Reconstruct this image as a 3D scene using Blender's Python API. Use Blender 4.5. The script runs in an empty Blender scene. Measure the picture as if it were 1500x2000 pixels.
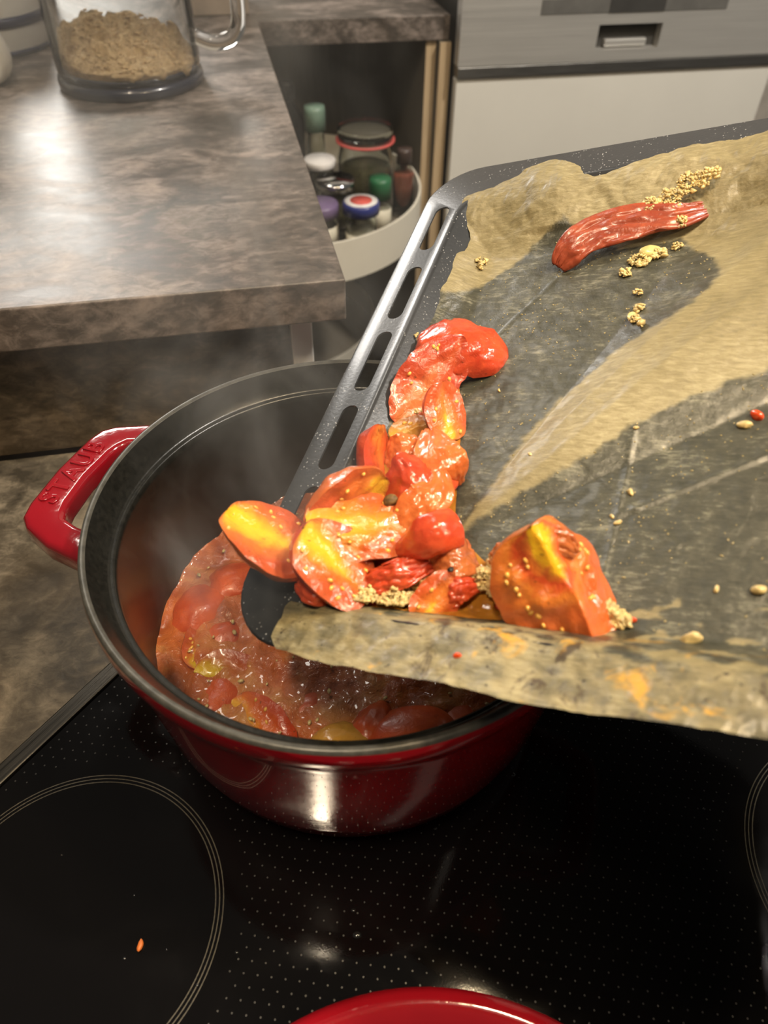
import bpy, bmesh, math, random
from mathutils import Vector, Matrix, noise
random.seed(7)
SC = bpy.context.scene
COL = SC.collection
PI = math.pi
R = math.radians

# ------------------------------------------------------------------ camera, world, lights, exposure
CAM_H = .4555
cam = bpy.data.cameras.new('camera')
cam.sensor_fit = 'VERTICAL'; cam.sensor_height = 36.0
cam.lens = 1422.2 / 2000 * 36.0
cam.clip_start = .01
cam.dof.use_dof = True; cam.dof.focus_distance = .47; cam.dof.aperture_fstop = 7.5
camo = bpy.data.objects.new('camera', cam); COL.objects.link(camo)
PITCH = R(45.47)
camo.matrix_world = Matrix.Translation((0, 0, CAM_H)) @ Matrix.Rotation(PI / 2 - PITCH, 4, 'X') @ Matrix.Rotation(-R(.99) * -1, 4, 'Z')
SC.camera = camo
SC.view_settings.view_transform = 'Standard'
SC.view_settings.look = 'None'
SC.view_settings.gamma = 1.0
SC.view_settings.use_curve_mapping = False
SC.view_settings.exposure = 0.0
SC.cycles.volume_step_rate = 2.5; SC.cycles.max_bounces = 8; SC.cycles.diffuse_bounces = 3; SC.cycles.glossy_bounces = 4

YAW = R(12.24)
RM = Matrix.Rotation(YAW, 4, 'Z')                 # room axes -> world
def room(u, v, z): return RM @ Vector((u, v, z))

world = bpy.data.worlds.new('world'); SC.world = world; world.use_nodes = True
world.node_tree.nodes['Background'].inputs[0].default_value = (.95, .90, .82, 1)
world.node_tree.nodes['Background'].inputs[1].default_value = .08

def area(name, loc, target, size, size_y, power, color, spread=180):
    l = bpy.data.lights.new(name, 'AREA'); l.shape = 'RECTANGLE'; l.size = size; l.size_y = size_y
    l.energy = power; l.color = color; l.spread = R(spread)
    o = bpy.data.objects.new(name, l); COL.objects.link(o)
    d = Vector(target) - Vector(loc)
    o.matrix_world = Matrix.Translation(loc) @ d.to_track_quat('-Z', 'Y').to_matrix().to_4x4()
    return o
WARM = (1.0, .76, .46)
# ceiling strip light above and behind the cook
area('ceiling_lamp', (-.22, -.15, 1.55), (-.22, -.1499, 0), .08, .32, 13.0, (1.0, .82, .58))
# pendant in the next room, beyond the raised counter
area('pendant_lamp', (-1.35, 3.0, 1.25), (-.2, .9, .165), .80, .60, 40.0, (1.0, .95, .88))
# ceiling spot over the passage between cooktop and dishwasher
area('passage_lamp', (.918, .486, 1.60), (.40, 1.45, -.1), .14, .14, 30.0, (1.0, .93, .83))
# added fill light above the raised counter, brightens the jug and flakes
area('counter_fill', room(-.30, 1.60, 1.70), room(-.15, 1.1, .165), .30, .30, 6.0, (1.0, .92, .80))

# ------------------------------------------------------------------ helpers
def nodes(name):
    m = bpy.data.materials.new(name); m.use_nodes = True
    nt = m.node_tree; b = nt.nodes['Principled BSDF']
    return m, nt, b
def N(nt, typ, **kw):
    n = nt.nodes.new(typ)
    for k, v in kw.items(): setattr(n, k, v)
    return n
def setin(n, **kw):
    for k, v in kw.items(): n.inputs[k.replace('_', ' ')].default_value = v
def ramp(nt, stops, interp='LINEAR'):
    n = nt.nodes.new('ShaderNodeValToRGB'); e = n.color_ramp.elements; n.color_ramp.interpolation = interp
    while len(e) > len(stops): e.remove(e[-1])
    while len(e) < len(stops): e.new(.5)
    for x, (p, c) in zip(e, stops):
        x.position = p; x.color = (c[0], c[1], c[2], 1) if hasattr(c, '__len__') else (c, c, c, 1)
    return n
def coord(nt, out='Object'):
    return nt.nodes.new('ShaderNodeTexCoord').outputs[out]
def tex_noise(nt, vec, scale, detail=4, rough=.55, dist=0.0):
    n = nt.nodes.new('ShaderNodeTexNoise'); nt.links.new(vec, n.inputs['Vector'])
    setin(n, Scale=scale, Detail=detail, Roughness=rough, Distortion=dist); return n
def bump(nt, b, height, strength, distance):
    n = nt.nodes.new('ShaderNodeBump'); setin(n, Strength=strength, Distance=distance)
    nt.links.new(height, n.inputs['Height']); nt.links.new(n.outputs[0], b.inputs['Normal']); return n
def mix(nt, fac, a, b, mode='MIX'):
    n = nt.nodes.new('ShaderNodeMix'); n.data_type = 'RGBA'; n.blend_type = mode
    for sock, val in ((n.inputs[0], fac), (n.inputs[6], a), (n.inputs[7], b)):
        if hasattr(val, 'is_output'): nt.links.new(val, sock)
        else: sock.default_value = val if not hasattr(val, '__len__') else (val[0], val[1], val[2], 1)
    return n.outputs[2]
def math_(nt, op, a, b=0.0, clamp=False):
    n = nt.nodes.new('ShaderNodeMath'); n.operation = op; n.use_clamp = clamp
    for sock, val in ((n.inputs[0], a), (n.inputs[1], b)):
        if hasattr(val, 'is_output'): nt.links.new(val, sock)
        else: sock.default_value = val
    return n.outputs[0]
def plain(name, col, rough=.5, metal=0.0, coat=0.0, spec=.5, **kw):
    m, nt, b = nodes(name)
    # a faint procedural mottling, so no surface is a dead flat colour
    n = tex_noise(nt, coord(nt), kw.get('scale', 40), 3)
    amt = kw.get('amt', .12)
    r = ramp(nt, [(.3, [c * (1 - amt) for c in col]), (.7, [min(1, c * (1 + amt)) for c in col])])
    nt.links.new(n.outputs[0], r.inputs[0]); nt.links.new(r.outputs[0], b.inputs['Base Color'])
    setin(b, Roughness=rough, Metallic=metal); b.inputs['Coat Weight'].default_value = coat
    b.inputs['Specular IOR Level'].default_value = spec
    if kw.get('bump'): bump(nt, b, n.outputs[0], kw['bump'], .001)
    return m
def glass(name, col=(1, 1, 1), rough=.02, ior=1.45):
    m, nt, b = nodes(name)
    n = tex_noise(nt, coord(nt), 30, 2)
    r = ramp(nt, [(.2, [c * .96 for c in col]), (.8, col)])
    nt.links.new(n.outputs[0], r.inputs[0]); nt.links.new(r.outputs[0], b.inputs['Base Color'])
    setin(b, Roughness=rough, IOR=ior); b.inputs['Transmission Weight'].default_value = 1
    return m

def mesh(name, verts, faces, mat=None, parent=None, smooth=True, attrs=None, mats=None, fmat=None):
    me = bpy.data.meshes.new(name)
    me.from_pydata([tuple(v) for v in verts], [], faces); me.update()
    if smooth:
        me.polygons.foreach_set('use_smooth', [True] * len(me.polygons))
    for k, vals in (attrs or {}).items():
        a = me.attributes.new(k, 'FLOAT', 'POINT'); a.data.foreach_set('value', vals)
    if mat: me.materials.append(mat)
    for m in mats or []: me.materials.append(m)
    if fmat: me.polygons.foreach_set('material_index', fmat)
    o = bpy.data.objects.new(name, me); COL.objects.link(o)
    if parent is not None: o.parent = parent
    return o
def bm_obj(name, bm, mat, parent=None, smooth=False):
    me = bpy.data.meshes.new(name); bm.to_mesh(me); bm.free(); me.materials.append(mat)
    if smooth: me.polygons.foreach_set('use_smooth', [True] * len(me.polygons))
    o = bpy.data.objects.new(name, me); COL.objects.link(o)
    if parent is not None: o.parent = parent
    return o
def tag(o, label=None, cat=None, group=None, kind=None):
    if label: o['label'] = label
    if cat: o['category'] = cat
    if group: o['group'] = group
    if kind: o['kind'] = kind
    return o
def thing(name, M, label, cat, group=None):
    o = bpy.data.objects.new(name, None); COL.objects.link(o); o.matrix_world = M; o.empty_display_size = .02
    return tag(o, label, cat, group)
def box(name, x0, x1, y0, y1, z0, z1, mat, parent=None, bev=.0, seg=2):
    bm = bmesh.new(); bmesh.ops.create_cube(bm, size=1)
    for v in bm.verts:
        v.co = ((x0 + x1) / 2 + v.co.x * (x1 - x0), (y0 + y1) / 2 + v.co.y * (y1 - y0), (z0 + z1) / 2 + v.co.z * (z1 - z0))
    if bev: bmesh.ops.bevel(bm, geom=bm.edges[:], offset=bev, segments=seg, affect='EDGES', profile=.5)
    return bm_obj(name, bm, mat, parent)
def prism(name, pts, z0, z1, mat, parent=None, bev=0, seg=3):
    bm = bmesh.new()
    f = bm.faces.new([bm.verts.new((x, y, z0)) for x, y in pts])
    r = bmesh.ops.extrude_face_region(bm, geom=[f])
    for v in [g for g in r['geom'] if isinstance(g, bmesh.types.BMVert)]: v.co.z = z1
    bmesh.ops.recalc_face_normals(bm, faces=bm.faces[:])
    if bev: bmesh.ops.bevel(bm, geom=bm.edges[:], offset=bev, segments=seg, affect='EDGES', profile=.5)
    return bm_obj(name, bm, mat, parent)
def lathe_data(prof, n=64):
    vs, fs = [], []
    for r, z in prof:
        for i in range(n):
            a = 2 * PI * i / n; vs.append((r * math.cos(a), r * math.sin(a), z))
    for j in range(len(prof) - 1):
        for i in range(n):
            k = (i + 1) % n
            fs.append((j * n + i, j * n + k, (j + 1) * n + k, (j + 1) * n + i))
    return vs, fs
def lathe(name, prof, mat, parent=None, n=64):
    prof = [(max(r, 1e-5), z) for r, z in prof]
    vs, fs = lathe_data(prof, n)
    return mesh(name, vs, fs, mat, parent)
def tube(name, pts, r, mat, parent=None, n=14, closed=False):
    pts = [Vector(p) for p in pts]; vs, fs = [], []
    up = Vector((0, 0, 1)); m = len(pts)
    prev = None
    for i, p in enumerate(pts):
        t = (pts[min(i + 1, m - 1)] - pts[max(i - 1, 0)]).normalized()
        if prev is None: s = t.orthogonal().normalized()
        else: s = (prev - t * prev.dot(t)).normalized()
        prev = s; b = t.cross(s)
        rr = r[i] if hasattr(r, '__len__') else r
        for k in range(n):
            a = 2 * PI * k / n; vs.append(p + (s * math.cos(a) + b * math.sin(a)) * rr)
    for i in range(m - 1):
        for k in range(n):
            q = (k + 1) % n; fs.append((i * n + k, i * n + q, (i + 1) * n + q, (i + 1) * n + k))
    fs.append(tuple(range(n - 1, -1, -1))); fs.append(tuple(range((m - 1) * n, m * n)))
    return mesh(name, vs, fs, mat, parent)
def catmull(P, t):
    """Catmull-Rom through a list of equal-length tuples, t in 0..1"""
    m = len(P) - 1; x = min(t * m, m - 1e-6); i = int(x); f = x - i
    p0, p1, p2, p3 = P[max(i - 1, 0)], P[i], P[i + 1], P[min(i + 2, m)]
    return tuple(.5 * ((2 * b) + (c - a) * f + (2 * a - 5 * b + 4 * c - d) * f * f + (3 * b - a - 3 * c + d) * f ** 3)
                 for a, b, c, d in zip(p0, p1, p2, p3))
def lerp_list(L, x):
    if x <= L[0][0]: return L[0][1]
    for (x0, y0), (x1, y1) in zip(L, L[1:]):
        if x <= x1: return y0 + (y1 - y0) * (x - x0) / (x1 - x0)
    return L[-1][1]
def inside(poly, x, y):
    c = False; n = len(poly); j = n - 1
    for i in range(n):
        xi, yi = poly[i]; xj, yj = poly[j]
        if (yi > y) != (yj > y) and x < (xj - xi) * (y - yi) / (yj - yi) + xi: c = not c
        j = i
    return c
def edge_dist(poly, x, y):
    d = 1e9; n = len(poly)
    for i in range(n):
        ax, ay = poly[i]; bx, by = poly[(i + 1) % n]
        dx, dy = bx - ax, by - ay; L = dx * dx + dy * dy
        t = max(0, min(1, ((x - ax) * dx + (y - ay) * dy) / L)) if L else 0
        d = min(d, math.hypot(x - ax - t * dx, y - ay - t * dy))
    return d

# ------------------------------------------------------------------ materials
def stone(name, dark, mid, light, rough, rot=0.0):
    m, nt, b = nodes(name)
    mp = N(nt, 'ShaderNodeMapping'); nt.links.new(coord(nt), mp.inputs[0])
    mp.inputs['Rotation'].default_value = (0, 0, rot); mp.inputs['Scale'].default_value = (1, 1.6, 1.6)
    v = mp.outputs[0]
    n1 = tex_noise(nt, v, 9, 8, .62, 1.2); n2 = tex_noise(nt, v, 60, 5, .7, .6)
    n3 = tex_noise(nt, v, 3.2, 3, .5, .8)
    s = math_(nt, 'ADD', math_(nt, 'MULTIPLY', n1.outputs[0], .62), math_(nt, 'MULTIPLY', n2.outputs[0], .38))
    r = ramp(nt, [(.40, dark), (.49, mid), (.56, light), (.64, [c * 1.6 for c in light])])
    nt.links.new(s, r.inputs[0])
    rust = ramp(nt, [(.52, 0), (.70, 1)]); nt.links.new(n3.outputs[0], rust.inputs[0])
    c = mix(nt, math_(nt, 'MULTIPLY', rust.outputs[0], .35), r.outputs[0], (mid[0] * 1.5, mid[1] * 1.2, mid[2] * .8))
    nt.links.new(c, b.inputs['Base Color'])
    rr = ramp(nt, [(.3, rough * .85), (.7, min(1, rough * 1.25))]); nt.links.new(n1.outputs[0], rr.inputs[0])
    nt.links.new(rr.outputs[0], b.inputs['Roughness'])
    bump(nt, b, s, .35, .0015)
    return m
M_bar = stone('slate_laminate', (.030, .024, .020), (.085, .068, .057), (.19, .155, .135), .40)
M_splash = stone('slate_splash', (.030, .023, .015), (.072, .055, .036), (.135, .104, .072), .45)
M_work = stone('slate_worktop', (.045, .038, .028), (.105, .088, .064), (.20, .168, .122), .42, .9)
M_floor = plain('floor_tile', (.10, .085, .07), .5)
M_wall = plain('wall_paint', (.55, .50, .44), .8)
M_steel = None
def brushed(name, col, rough, sx=(1, 60, 60), metal=1.0):
    m, nt, b = nodes(name)
    mp = N(nt, 'ShaderNodeMapping'); nt.links.new(coord(nt), mp.inputs[0]); mp.inputs['Scale'].default_value = sx
    n = tex_noise(nt, mp.outputs[0], 14, 4)
    r = ramp(nt, [(.3, [c * .85 for c in col]), (.7, col)]); nt.links.new(n.outputs[0], r.inputs[0])
    nt.links.new(r.outputs[0], b.inputs['Base Color']); setin(b, Metallic=metal)
    rr = ramp(nt, [(.3, rough * .8), (.7, rough * 1.2)]); nt.links.new(n.outputs[0], rr.inputs[0])
    nt.links.new(rr.outputs[0], b.inputs['Roughness']); bump(nt, b, n.outputs[0], .35, .0008); return m
M_steel = brushed('brushed_steel', (.72, .70, .66), .36, (.5, 60, 60), .6)
M_alu = plain('aluminium_trim', (.80, .78, .74), .35, .2, amt=.04)
M_chrome = plain('chrome', (.75, .75, .75), .12, 1.0, amt=.03)
M_white = plain('white_lacquer', (.74, .72, .66), .28, amt=.03, scale=5)
M_rail = plain('white_rail_plastic', (.72, .68, .58), .40, amt=.04, scale=8)
def wood(name, a, b_):
    m, nt, b = nodes(name)
    mp = N(nt, 'ShaderNodeMapping'); nt.links.new(coord(nt), mp.inputs[0]); mp.inputs['Scale'].default_value = (25, 25, 1.5)
    n = tex_noise(nt, mp.outputs[0], 6, 5); r = ramp(nt, [(.3, a), (.7, b_)])
    nt.links.new(n.outputs[0], r.inputs[0]); nt.links.new(r.outputs[0], b.inputs['Base Color']); setin(b, Roughness=.5); return m
M_wood = wood('light_oak_edge', (.42, .30, .17), (.56, .42, .26))
M_carc = wood('cabinet_carcass', (.17, .145, .11), (.22, .19, .15))
M_black = plain('black_plastic', (.012, .012, .014), .35)
M_dark = plain('dark_recess', (.05, .047, .043), .5)

def enamel_red():
    m, nt, b = nodes('cherry_red_enamel')
    n = tex_noise(nt, coord(nt), 8, 3); r = ramp(nt, [(.3, (.23, .004, .010)), (.7, (.33, .007, .014))])
    nt.links.new(n.outputs[0], r.inputs[0]); nt.links.new(r.outputs[0], b.inputs['Base Color'])
    setin(b, Roughness=.12); b.inputs['Coat Weight'].default_value = .8; b.inputs['Coat Roughness'].default_value = .03
    w = tex_noise(nt, coord(nt), 170, 3); bump(nt, b, w.outputs[0], .16, .0010); return m
M_red = enamel_red()
def enamel_black():
    m, nt, b = nodes('matte_black_enamel')
    n = tex_noise(nt, coord(nt), 300, 3); r = ramp(nt, [(.3, (.006, .006, .005)), (.75, (.016, .0155, .013))])
    nt.links.new(n.outputs[0], r.inputs[0]); nt.links.new(r.outputs[0], b.inputs['Base Color']); setin(b, Roughness=.26)
    bump(nt, b, n.outputs[0], .18, .0005); return m
M_inner = enamel_black()
M_rim = plain('bare_iron_rim', (.075, .072, .062), .32, .3, scale=200, amt=.3)

def tomato_skin(name, a, b_, rough=.2, sss=.15, coat=.4):
    m, nt, b = nodes(name)
    n = tex_noise(nt, coord(nt), 70, 4, .6, .4); r = ramp(nt, [(.3, a), (.7, b_)])
    nt.links.new(n.outputs[0], r.inputs[0])
    sp = tex_noise(nt, coord(nt), 420, 2); rs = ramp(nt, [(.70, 0), (.76, 1)]); nt.links.new(sp.outputs[0], rs.inputs[0])
    c = mix(nt, math_(nt, 'MULTIPLY', rs.outputs[0], .6), r.outputs[0], (.10, .03, .01))
    nt.links.new(c, b.inputs['Base Color']); setin(b, Roughness=rough)
    b.inputs['Subsurface Weight'].default_value = sss; b.inputs['Subsurface Radius'].default_value = (.006, .002, .001)
    b.inputs['Subsurface Scale'].default_value = 1.0
    b.inputs['Coat Weight'].default_value = coat; b.inputs['Coat Roughness'].default_value = .08
    w = tex_noise(nt, coord(nt), 260, 3, .6, .6); bump(nt, b, w.outputs[0], .35, .0012); return m
SKIN = {'red': tomato_skin('tomato_skin_red', (.44, .038, .014), (.66, .095, .030)),
        'orange': tomato_skin('tomato_skin_orange', (.52, .105, .022), (.70, .19, .045)),
        'brown': tomato_skin('tomato_skin_brown', (.34, .070, .018), (.56, .17, .045)),
        'dark': tomato_skin('pepper_skin_dark', (.22, .034, .016), (.40, .085, .036), .32, .15, .2),
        'olive': tomato_skin('tomato_skin_olive', (.40, .19, .03), (.58, .30, .05)),
        'stew': tomato_skin('stewed_tomato_skin', (.46, .060, .018), (.62, .115, .030), .34, .15, coat=.15)}
def tomato_flesh(name, stops, sss=.25):
    m, nt, b = nodes(name)
    a = N(nt, 'ShaderNodeAttribute'); a.attribute_name = 'rho'
    n = tex_noise(nt, coord(nt), 110, 4, .6, .5)
    s = math_(nt, 'ADD', a.outputs['Fac'], math_(nt, 'MULTIPLY', math_(nt, 'SUBTRACT', n.outputs[0], .5), .55))
    r = ramp(nt, stops); nt.links.new(s, r.inputs[0])
    sp = tex_noise(nt, coord(nt), 330, 2); rs = ramp(nt, [(.69, 0), (.74, 1)]); nt.links.new(sp.outputs[0], rs.inputs[0])
    c = mix(nt, math_(nt, 'MULTIPLY', rs.outputs[0], .7), r.outputs[0], (.12, .04, .01))
    nt.links.new(c, b.inputs['Base Color']); setin(b, Roughness=.22)
    b.inputs['Subsurface Weight'].default_value = sss; b.inputs['Subsurface Radius'].default_value = (.007, .003, .001)
    b.inputs['Subsurface Scale'].default_value = 1.0
    b.inputs['Coat Weight'].default_value = .3; b.inputs['Coat Roughness'].default_value = .1
    w = tex_noise(nt, coord(nt), 200, 4, .6, .8); bump(nt, b, w.outputs[0], .5, .002); return m
Y_, O_, D_ = (.64, .34, .022), (.56, .165, .028), (.48, .085, .024)
FLESH = {'face': tomato_flesh('tomato_flesh_yellow_core', [(.08, (.74, .47, .02)), (.30, Y_), (.52, O_), (.9, D_)]),
         'yellow': tomato_flesh('tomato_flesh_golden', [(.05, (.70, .40, .022)), (.45, (.62, .25, .026)), (.95, (.54, .10, .02))]),
         'orange': tomato_flesh('tomato_flesh_orange', [(.0, (.76, .42, .03)), (.20, (.64, .20, .03)), (.9, (.56, .095, .024))]),
         'red': tomato_flesh('tomato_flesh_red', [(.0, (.68, .20, .03)), (.4, (.60, .10, .022)), (.9, (.50, .05, .016))]),
         'salmon': tomato_flesh('tomato_flesh_salmon', [(.0, (.64, .20, .06)), (.5, (.55, .095, .030)), (.95, (.46, .055, .02))]),
         'pale': tomato_flesh('tomato_flesh_pale', [(.0, (.86, .30, .06)), (.9, (.64, .08, .02))]),
         'olive': tomato_flesh('tomato_flesh_olive', [(.0, (.55, .28, .04)), (.9, (.42, .16, .03))]),
         'seedy': tomato_flesh('tomato_flesh_seedy', [(.0, (.80, .46, .02)), (.10, (.68, .20, .03)), (.24, (.58, .075, .02)), (.50, (.64, .19, .03)), (.95, (.56, .12, .025))]),
         'stew': tomato_flesh('stewed_tomato_flesh', [(.0, (.85, .42, .06)), (.35, (.70, .17, .03)), (.9, (.50, .06, .015))])}
M_seed = plain('tomato_seed', (.85, .46, .09), .25, coat=.4, scale=300)
M_garlic = plain('minced_garlic', (.64, .48, .20), .35, coat=.3, scale=220, amt=.35, bump=.3)
M_redbit = plain('chilli_bit', (.75, .07, .012), .25, coat=.4, scale=200)
M_pepper = plain('peppercorn', (.012, .010, .008), .4, scale=500, bump=.5)
M_stem = plain('charred_stem', (.14, .075, .02), .6, scale=350, amt=.6, bump=.6)
M_slice = plain('garlic_slice', (.74, .60, .24), .25, coat=.3, scale=150, amt=.15)

# ------------------------------------------------------------------ the setting
fl = box('floor', -2.6, 2.6, -1.2, 3.6, -.94, -.92, M_floor); fl.matrix_world = RM; tag(fl, kind='structure')
wb = box('wall_back', -.02, 1.6, 2.06, 2.12, -.92, 1.70, M_wall); wb.matrix_world = RM; tag(wb, kind='structure')
wr = box('wall_bar', -1.4, .028, .599, .72, -.92, .126, M_wall); wr.matrix_world = RM; tag(wr, kind='structure')

# raised L-shaped counter
t = thing('bar_counter', RM @ Matrix.Translation((0, .546, .165)), 'raised stone-look laminate counter with a straight front edge at the left', 'counter')
prism('slab', [(-1.4, 0), (.083, 0), (.083, .884), (.412, .884), (.412, 1.51), (-1.4, 1.51)], -.0375, 0, M_bar, t, .0018)
# splash panel under its front edge
t = thing('splash_panel', RM @ Matrix.Translation((0, .577, 0)), 'brown stone-look splash panel below the raised counter edge', 'panel')
box('panel', -1.4, .036, 0, .020, .0005, .127, M_splash, t, .0008)
box('edge_trim', .0365, .056, -.003, .023, -.55, .127, M_alu, t, .0015)
# lower worktop around the cooktop
t = thing('worktop', RM @ Matrix.Translation((0, 0, 0)), 'brown stone-look worktop between the cooktop and the splash panel', 'worktop')
prism('slab', [(-1.4, -.9), (.75, -.9), (.75, .20), (.36, .573), (-1.4, .573)], -.038, -.0015, M_work, t, .001)

# ------------------------------------------------------------------ cooktop (set diagonally)
CTM = Matrix.Rotation(YAW + PI / 4, 4, 'Z')
ct = thing('cooktop', CTM @ Matrix.Translation((.14, -.08, 0)), 'black glass ceramic cooktop with ringed heating zones under the red pot', 'cooktop')
def ctl(x, y):
    q = (CTM @ Matrix.Translation((.14, -.08, 0))).inverted() @ Vector((x, y, 0)); return q.x, q.y
ZONES = [(ctl(-.1705, .1205), .082), (ctl(-.019, .289), .105), (ctl(.310, .150), .088)]
def cooktop_glass():
    m, nt, b = nodes('black_ceramic_glass')
    sep = N(nt, 'ShaderNodeSeparateXYZ'); nt.links.new(coord(nt), sep.inputs[0])
    P = .0068
    def fr(o, k=1.0):
        f = math_(nt, 'FRACT', math_(nt, 'MULTIPLY', math_(nt, 'ADD', o, 5.0), 1 / P))
        return math_(nt, 'MULTIPLY', math_(nt, 'SUBTRACT', f, .5), P * k)
    row = math_(nt, 'MULTIPLY', math_(nt, 'FLOOR', math_(nt, 'MULTIPLY', math_(nt, 'ADD', sep.outputs[1], 5.0), 1 / P)), P * .5)
    fx = fr(math_(nt, 'ADD', sep.outputs[0], row)); fy = fr(sep.outputs[1], 1.0)
    d = math_(nt, 'SQRT', math_(nt, 'ADD', math_(nt, 'MULTIPLY', fx, fx), math_(nt, 'MULTIPLY', fy, fy)))
    dot = math_(nt, 'LESS_THAN', d, .00055)
    for (zx, zy), zr in ZONES:
        dx = math_(nt, 'SUBTRACT', sep.outputs[0], zx); dy = math_(nt, 'SUBTRACT', sep.outputs[1], zy)
        dd = math_(nt, 'SQRT', math_(nt, 'ADD', math_(nt, 'MULTIPLY', dx, dx), math_(nt, 'MULTIPLY', dy, dy)))
        dot = math_(nt, 'MULTIPLY', dot, math_(nt, 'GREATER_THAN', dd, zr + .012))
    fine = tex_noise(nt, coord(nt), 900, 2)
    smear = tex_noise(nt, coord(nt), 14, 4, .6, .8)
    c = mix(nt, dot, (.0035, .0030, .0030), (.022, .020, .019)); nt.links.new(c, b.inputs['Base Color'])
    rr = ramp(nt, [(.40, .045), (.72, .16)]); nt.links.new(smear.outputs[0], rr.inputs[0])
    rg = math_(nt, 'ADD', rr.outputs[0], math_(nt, 'MULTIPLY', dot, .3)); nt.links.new(rg, b.inputs['Roughness'])
    bump(nt, b, math_(nt, 'ADD', math_(nt, 'MULTIPLY', fine.outputs[0], .25), dot), .12, .0004)
    return m
M_cook = cooktop_glass()
box('glass', -.262, .262, -.40, .387, -.001, .0035, M_cook, ct, .001)
M_frame = brushed('cooktop_frame_steel', (.10, .092, .080), .34)
for a in ((-.274, .274, .387, .399), (-.274, .274, -.412, -.40), (.262, .274, -.40, .387), (-.274, -.262, -.40, .387)):
    box('frame_strip', a[0], a[1], a[2], a[3], -.0012, .0055, M_frame, ct, .001)
M_print = plain('ring_print', (.065, .055, .038), .4, scale=500, amt=.4)
for (zx, zy), zr in ZONES:
    vs, fs = [], []
    for k in range(3):
        r0 = zr - .0030 + k * .0022; n = 120; o = len(vs)
        for i in range(n):
            for rr in (r0, r0 + .0007):
                a = 2 * PI * i / n; vs.append((zx + rr * math.cos(a), zy + rr * math.sin(a), .0037))
        for i in range(n):
            j = (i + 1) % n; fs.append((o + 2 * i, o + 2 * i + 1, o + 2 * j + 1, o + 2 * j))
    mesh('zone_ring', vs, fs, M_print, ct)
GL = .0036     # glass top

# ------------------------------------------------------------------ red cast-iron pot
PC = Vector((-.019, .289, GL))
pot = thing('cocotte_pot', Matrix.Translation(PC), 'round cherry red cast iron pot full of stewed tomatoes on the cooktop', 'pot')
lathe('outer_body', [(0, .001), (.104, .001), (.114, .003), (.122, .009), (.128, .020), (.1325, .040), (.1370, .085), (.1405, .128), (.1412, .136),
                     (.1435, .1395), (.1462, .144), (.1475, .150), (.1478, .1565), (.1472, .160)], M_red, pot, 128)
lathe('rim', [(.1472, .160), (.1465, .1618), (.1450, .1622), (.1432, .1612)], M_rim, pot, 128)
lathe('inner_lining', [(.1432, .1612), (.1395, .1535), (.1358, .1462), (.1342, .1448), (.1330, .1452), (.1318, .1440), (.1312, .140), (.1300, .10), (.1265, .03), (.116, .014), (0, .012)], M_inner, pot, 128)
def handle(ang):
    # a flat-topped bail: two arms and a cross bar, bevelled
    out = [(.136, -.064), (.166, -.0585), (.186, -.050), (.1935, -.043), (.1965, -.032), (.1985, 0), (.1965, .032), (.1935, .043), (.186, .050), (.166, .0585), (.136, .064)]
    inn = [(.136, -.043), (.158, -.0395), (.1685, -.036), (.1715, -.031), (.1735, -.024), (.1755, 0), (.1735, .024), (.1715, .031), (.1685, .036), (.158, .0395), (.136, .043)]
    n = len(out); bm = bmesh.new()
    rows = []
    for z in (.121, .1375):
        rows.append([bm.verts.new((x, y, z)) for x, y in out]); rows.append([bm.verts.new((x, y, z)) for x, y in inn])
    ob, ib, ot, it = rows
    for i in range(n - 1):
        bm.faces.new((ot[i], ot[i + 1], it[i + 1], it[i])); bm.faces.new((ob[i + 1], ob[i], ib[i], ib[i + 1]))
        bm.faces.new((ob[i], ob[i + 1], ot[i + 1], ot[i])); bm.faces.new((ib[i + 1], ib[i], it[i], it[i + 1]))
    for i in (0, n - 1): bm.faces.new((ob[i], ot[i], it[i], ib[i]))
    bmesh.ops.recalc_face_normals(bm, faces=bm.faces[:])
    ed = [e for e in bm.edges if len(e.link_faces) == 2 and e.calc_face_angle(0) > .8]
    bmesh.ops.bevel(bm, geom=ed, offset=.0042, segments=4, affect='EDGES', profile=.5)
    o = bm_obj('handle', bm, M_red, pot, True); o.rotation_euler = (0, 0, ang); return o
HA = R(164)
h1 = handle(HA); handle(HA + PI)
def letters(text, size, mat, parent, M, depth, name='embossed_lettering', spacing=1.0):
    cu = bpy.data.curves.new(name, 'FONT'); cu.body = text; cu.size = size; cu.extrude = depth; cu.bevel_depth = depth * .5
    cu.align_x = 'CENTER'; cu.align_y = 'CENTER'; cu.space_character = spacing; cu.resolution_u = 4; cu.bevel_resolution = 1
    to = bpy.data.objects.new('tmp', cu); COL.objects.link(to)
    dg = bpy.context.evaluated_depsgraph_get(); me = bpy.data.meshes.new_from_object(to.evaluated_get(dg))
    bpy.data.objects.remove(to); me.materials.clear(); me.materials.append(mat)
    o = bpy.data.objects.new(name, me); COL.objects.link(o); o.parent = parent; o.matrix_local = M; return o
# reads along the cross bar, tops of the letters pointing away from the pot
letters('STAUB', .0175, M_red, h1, Matrix.Translation((.1855, 0, .1376)) @ Matrix.Rotation(-PI / 2, 4, 'Z'), .0007, spacing=1.18)

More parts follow.
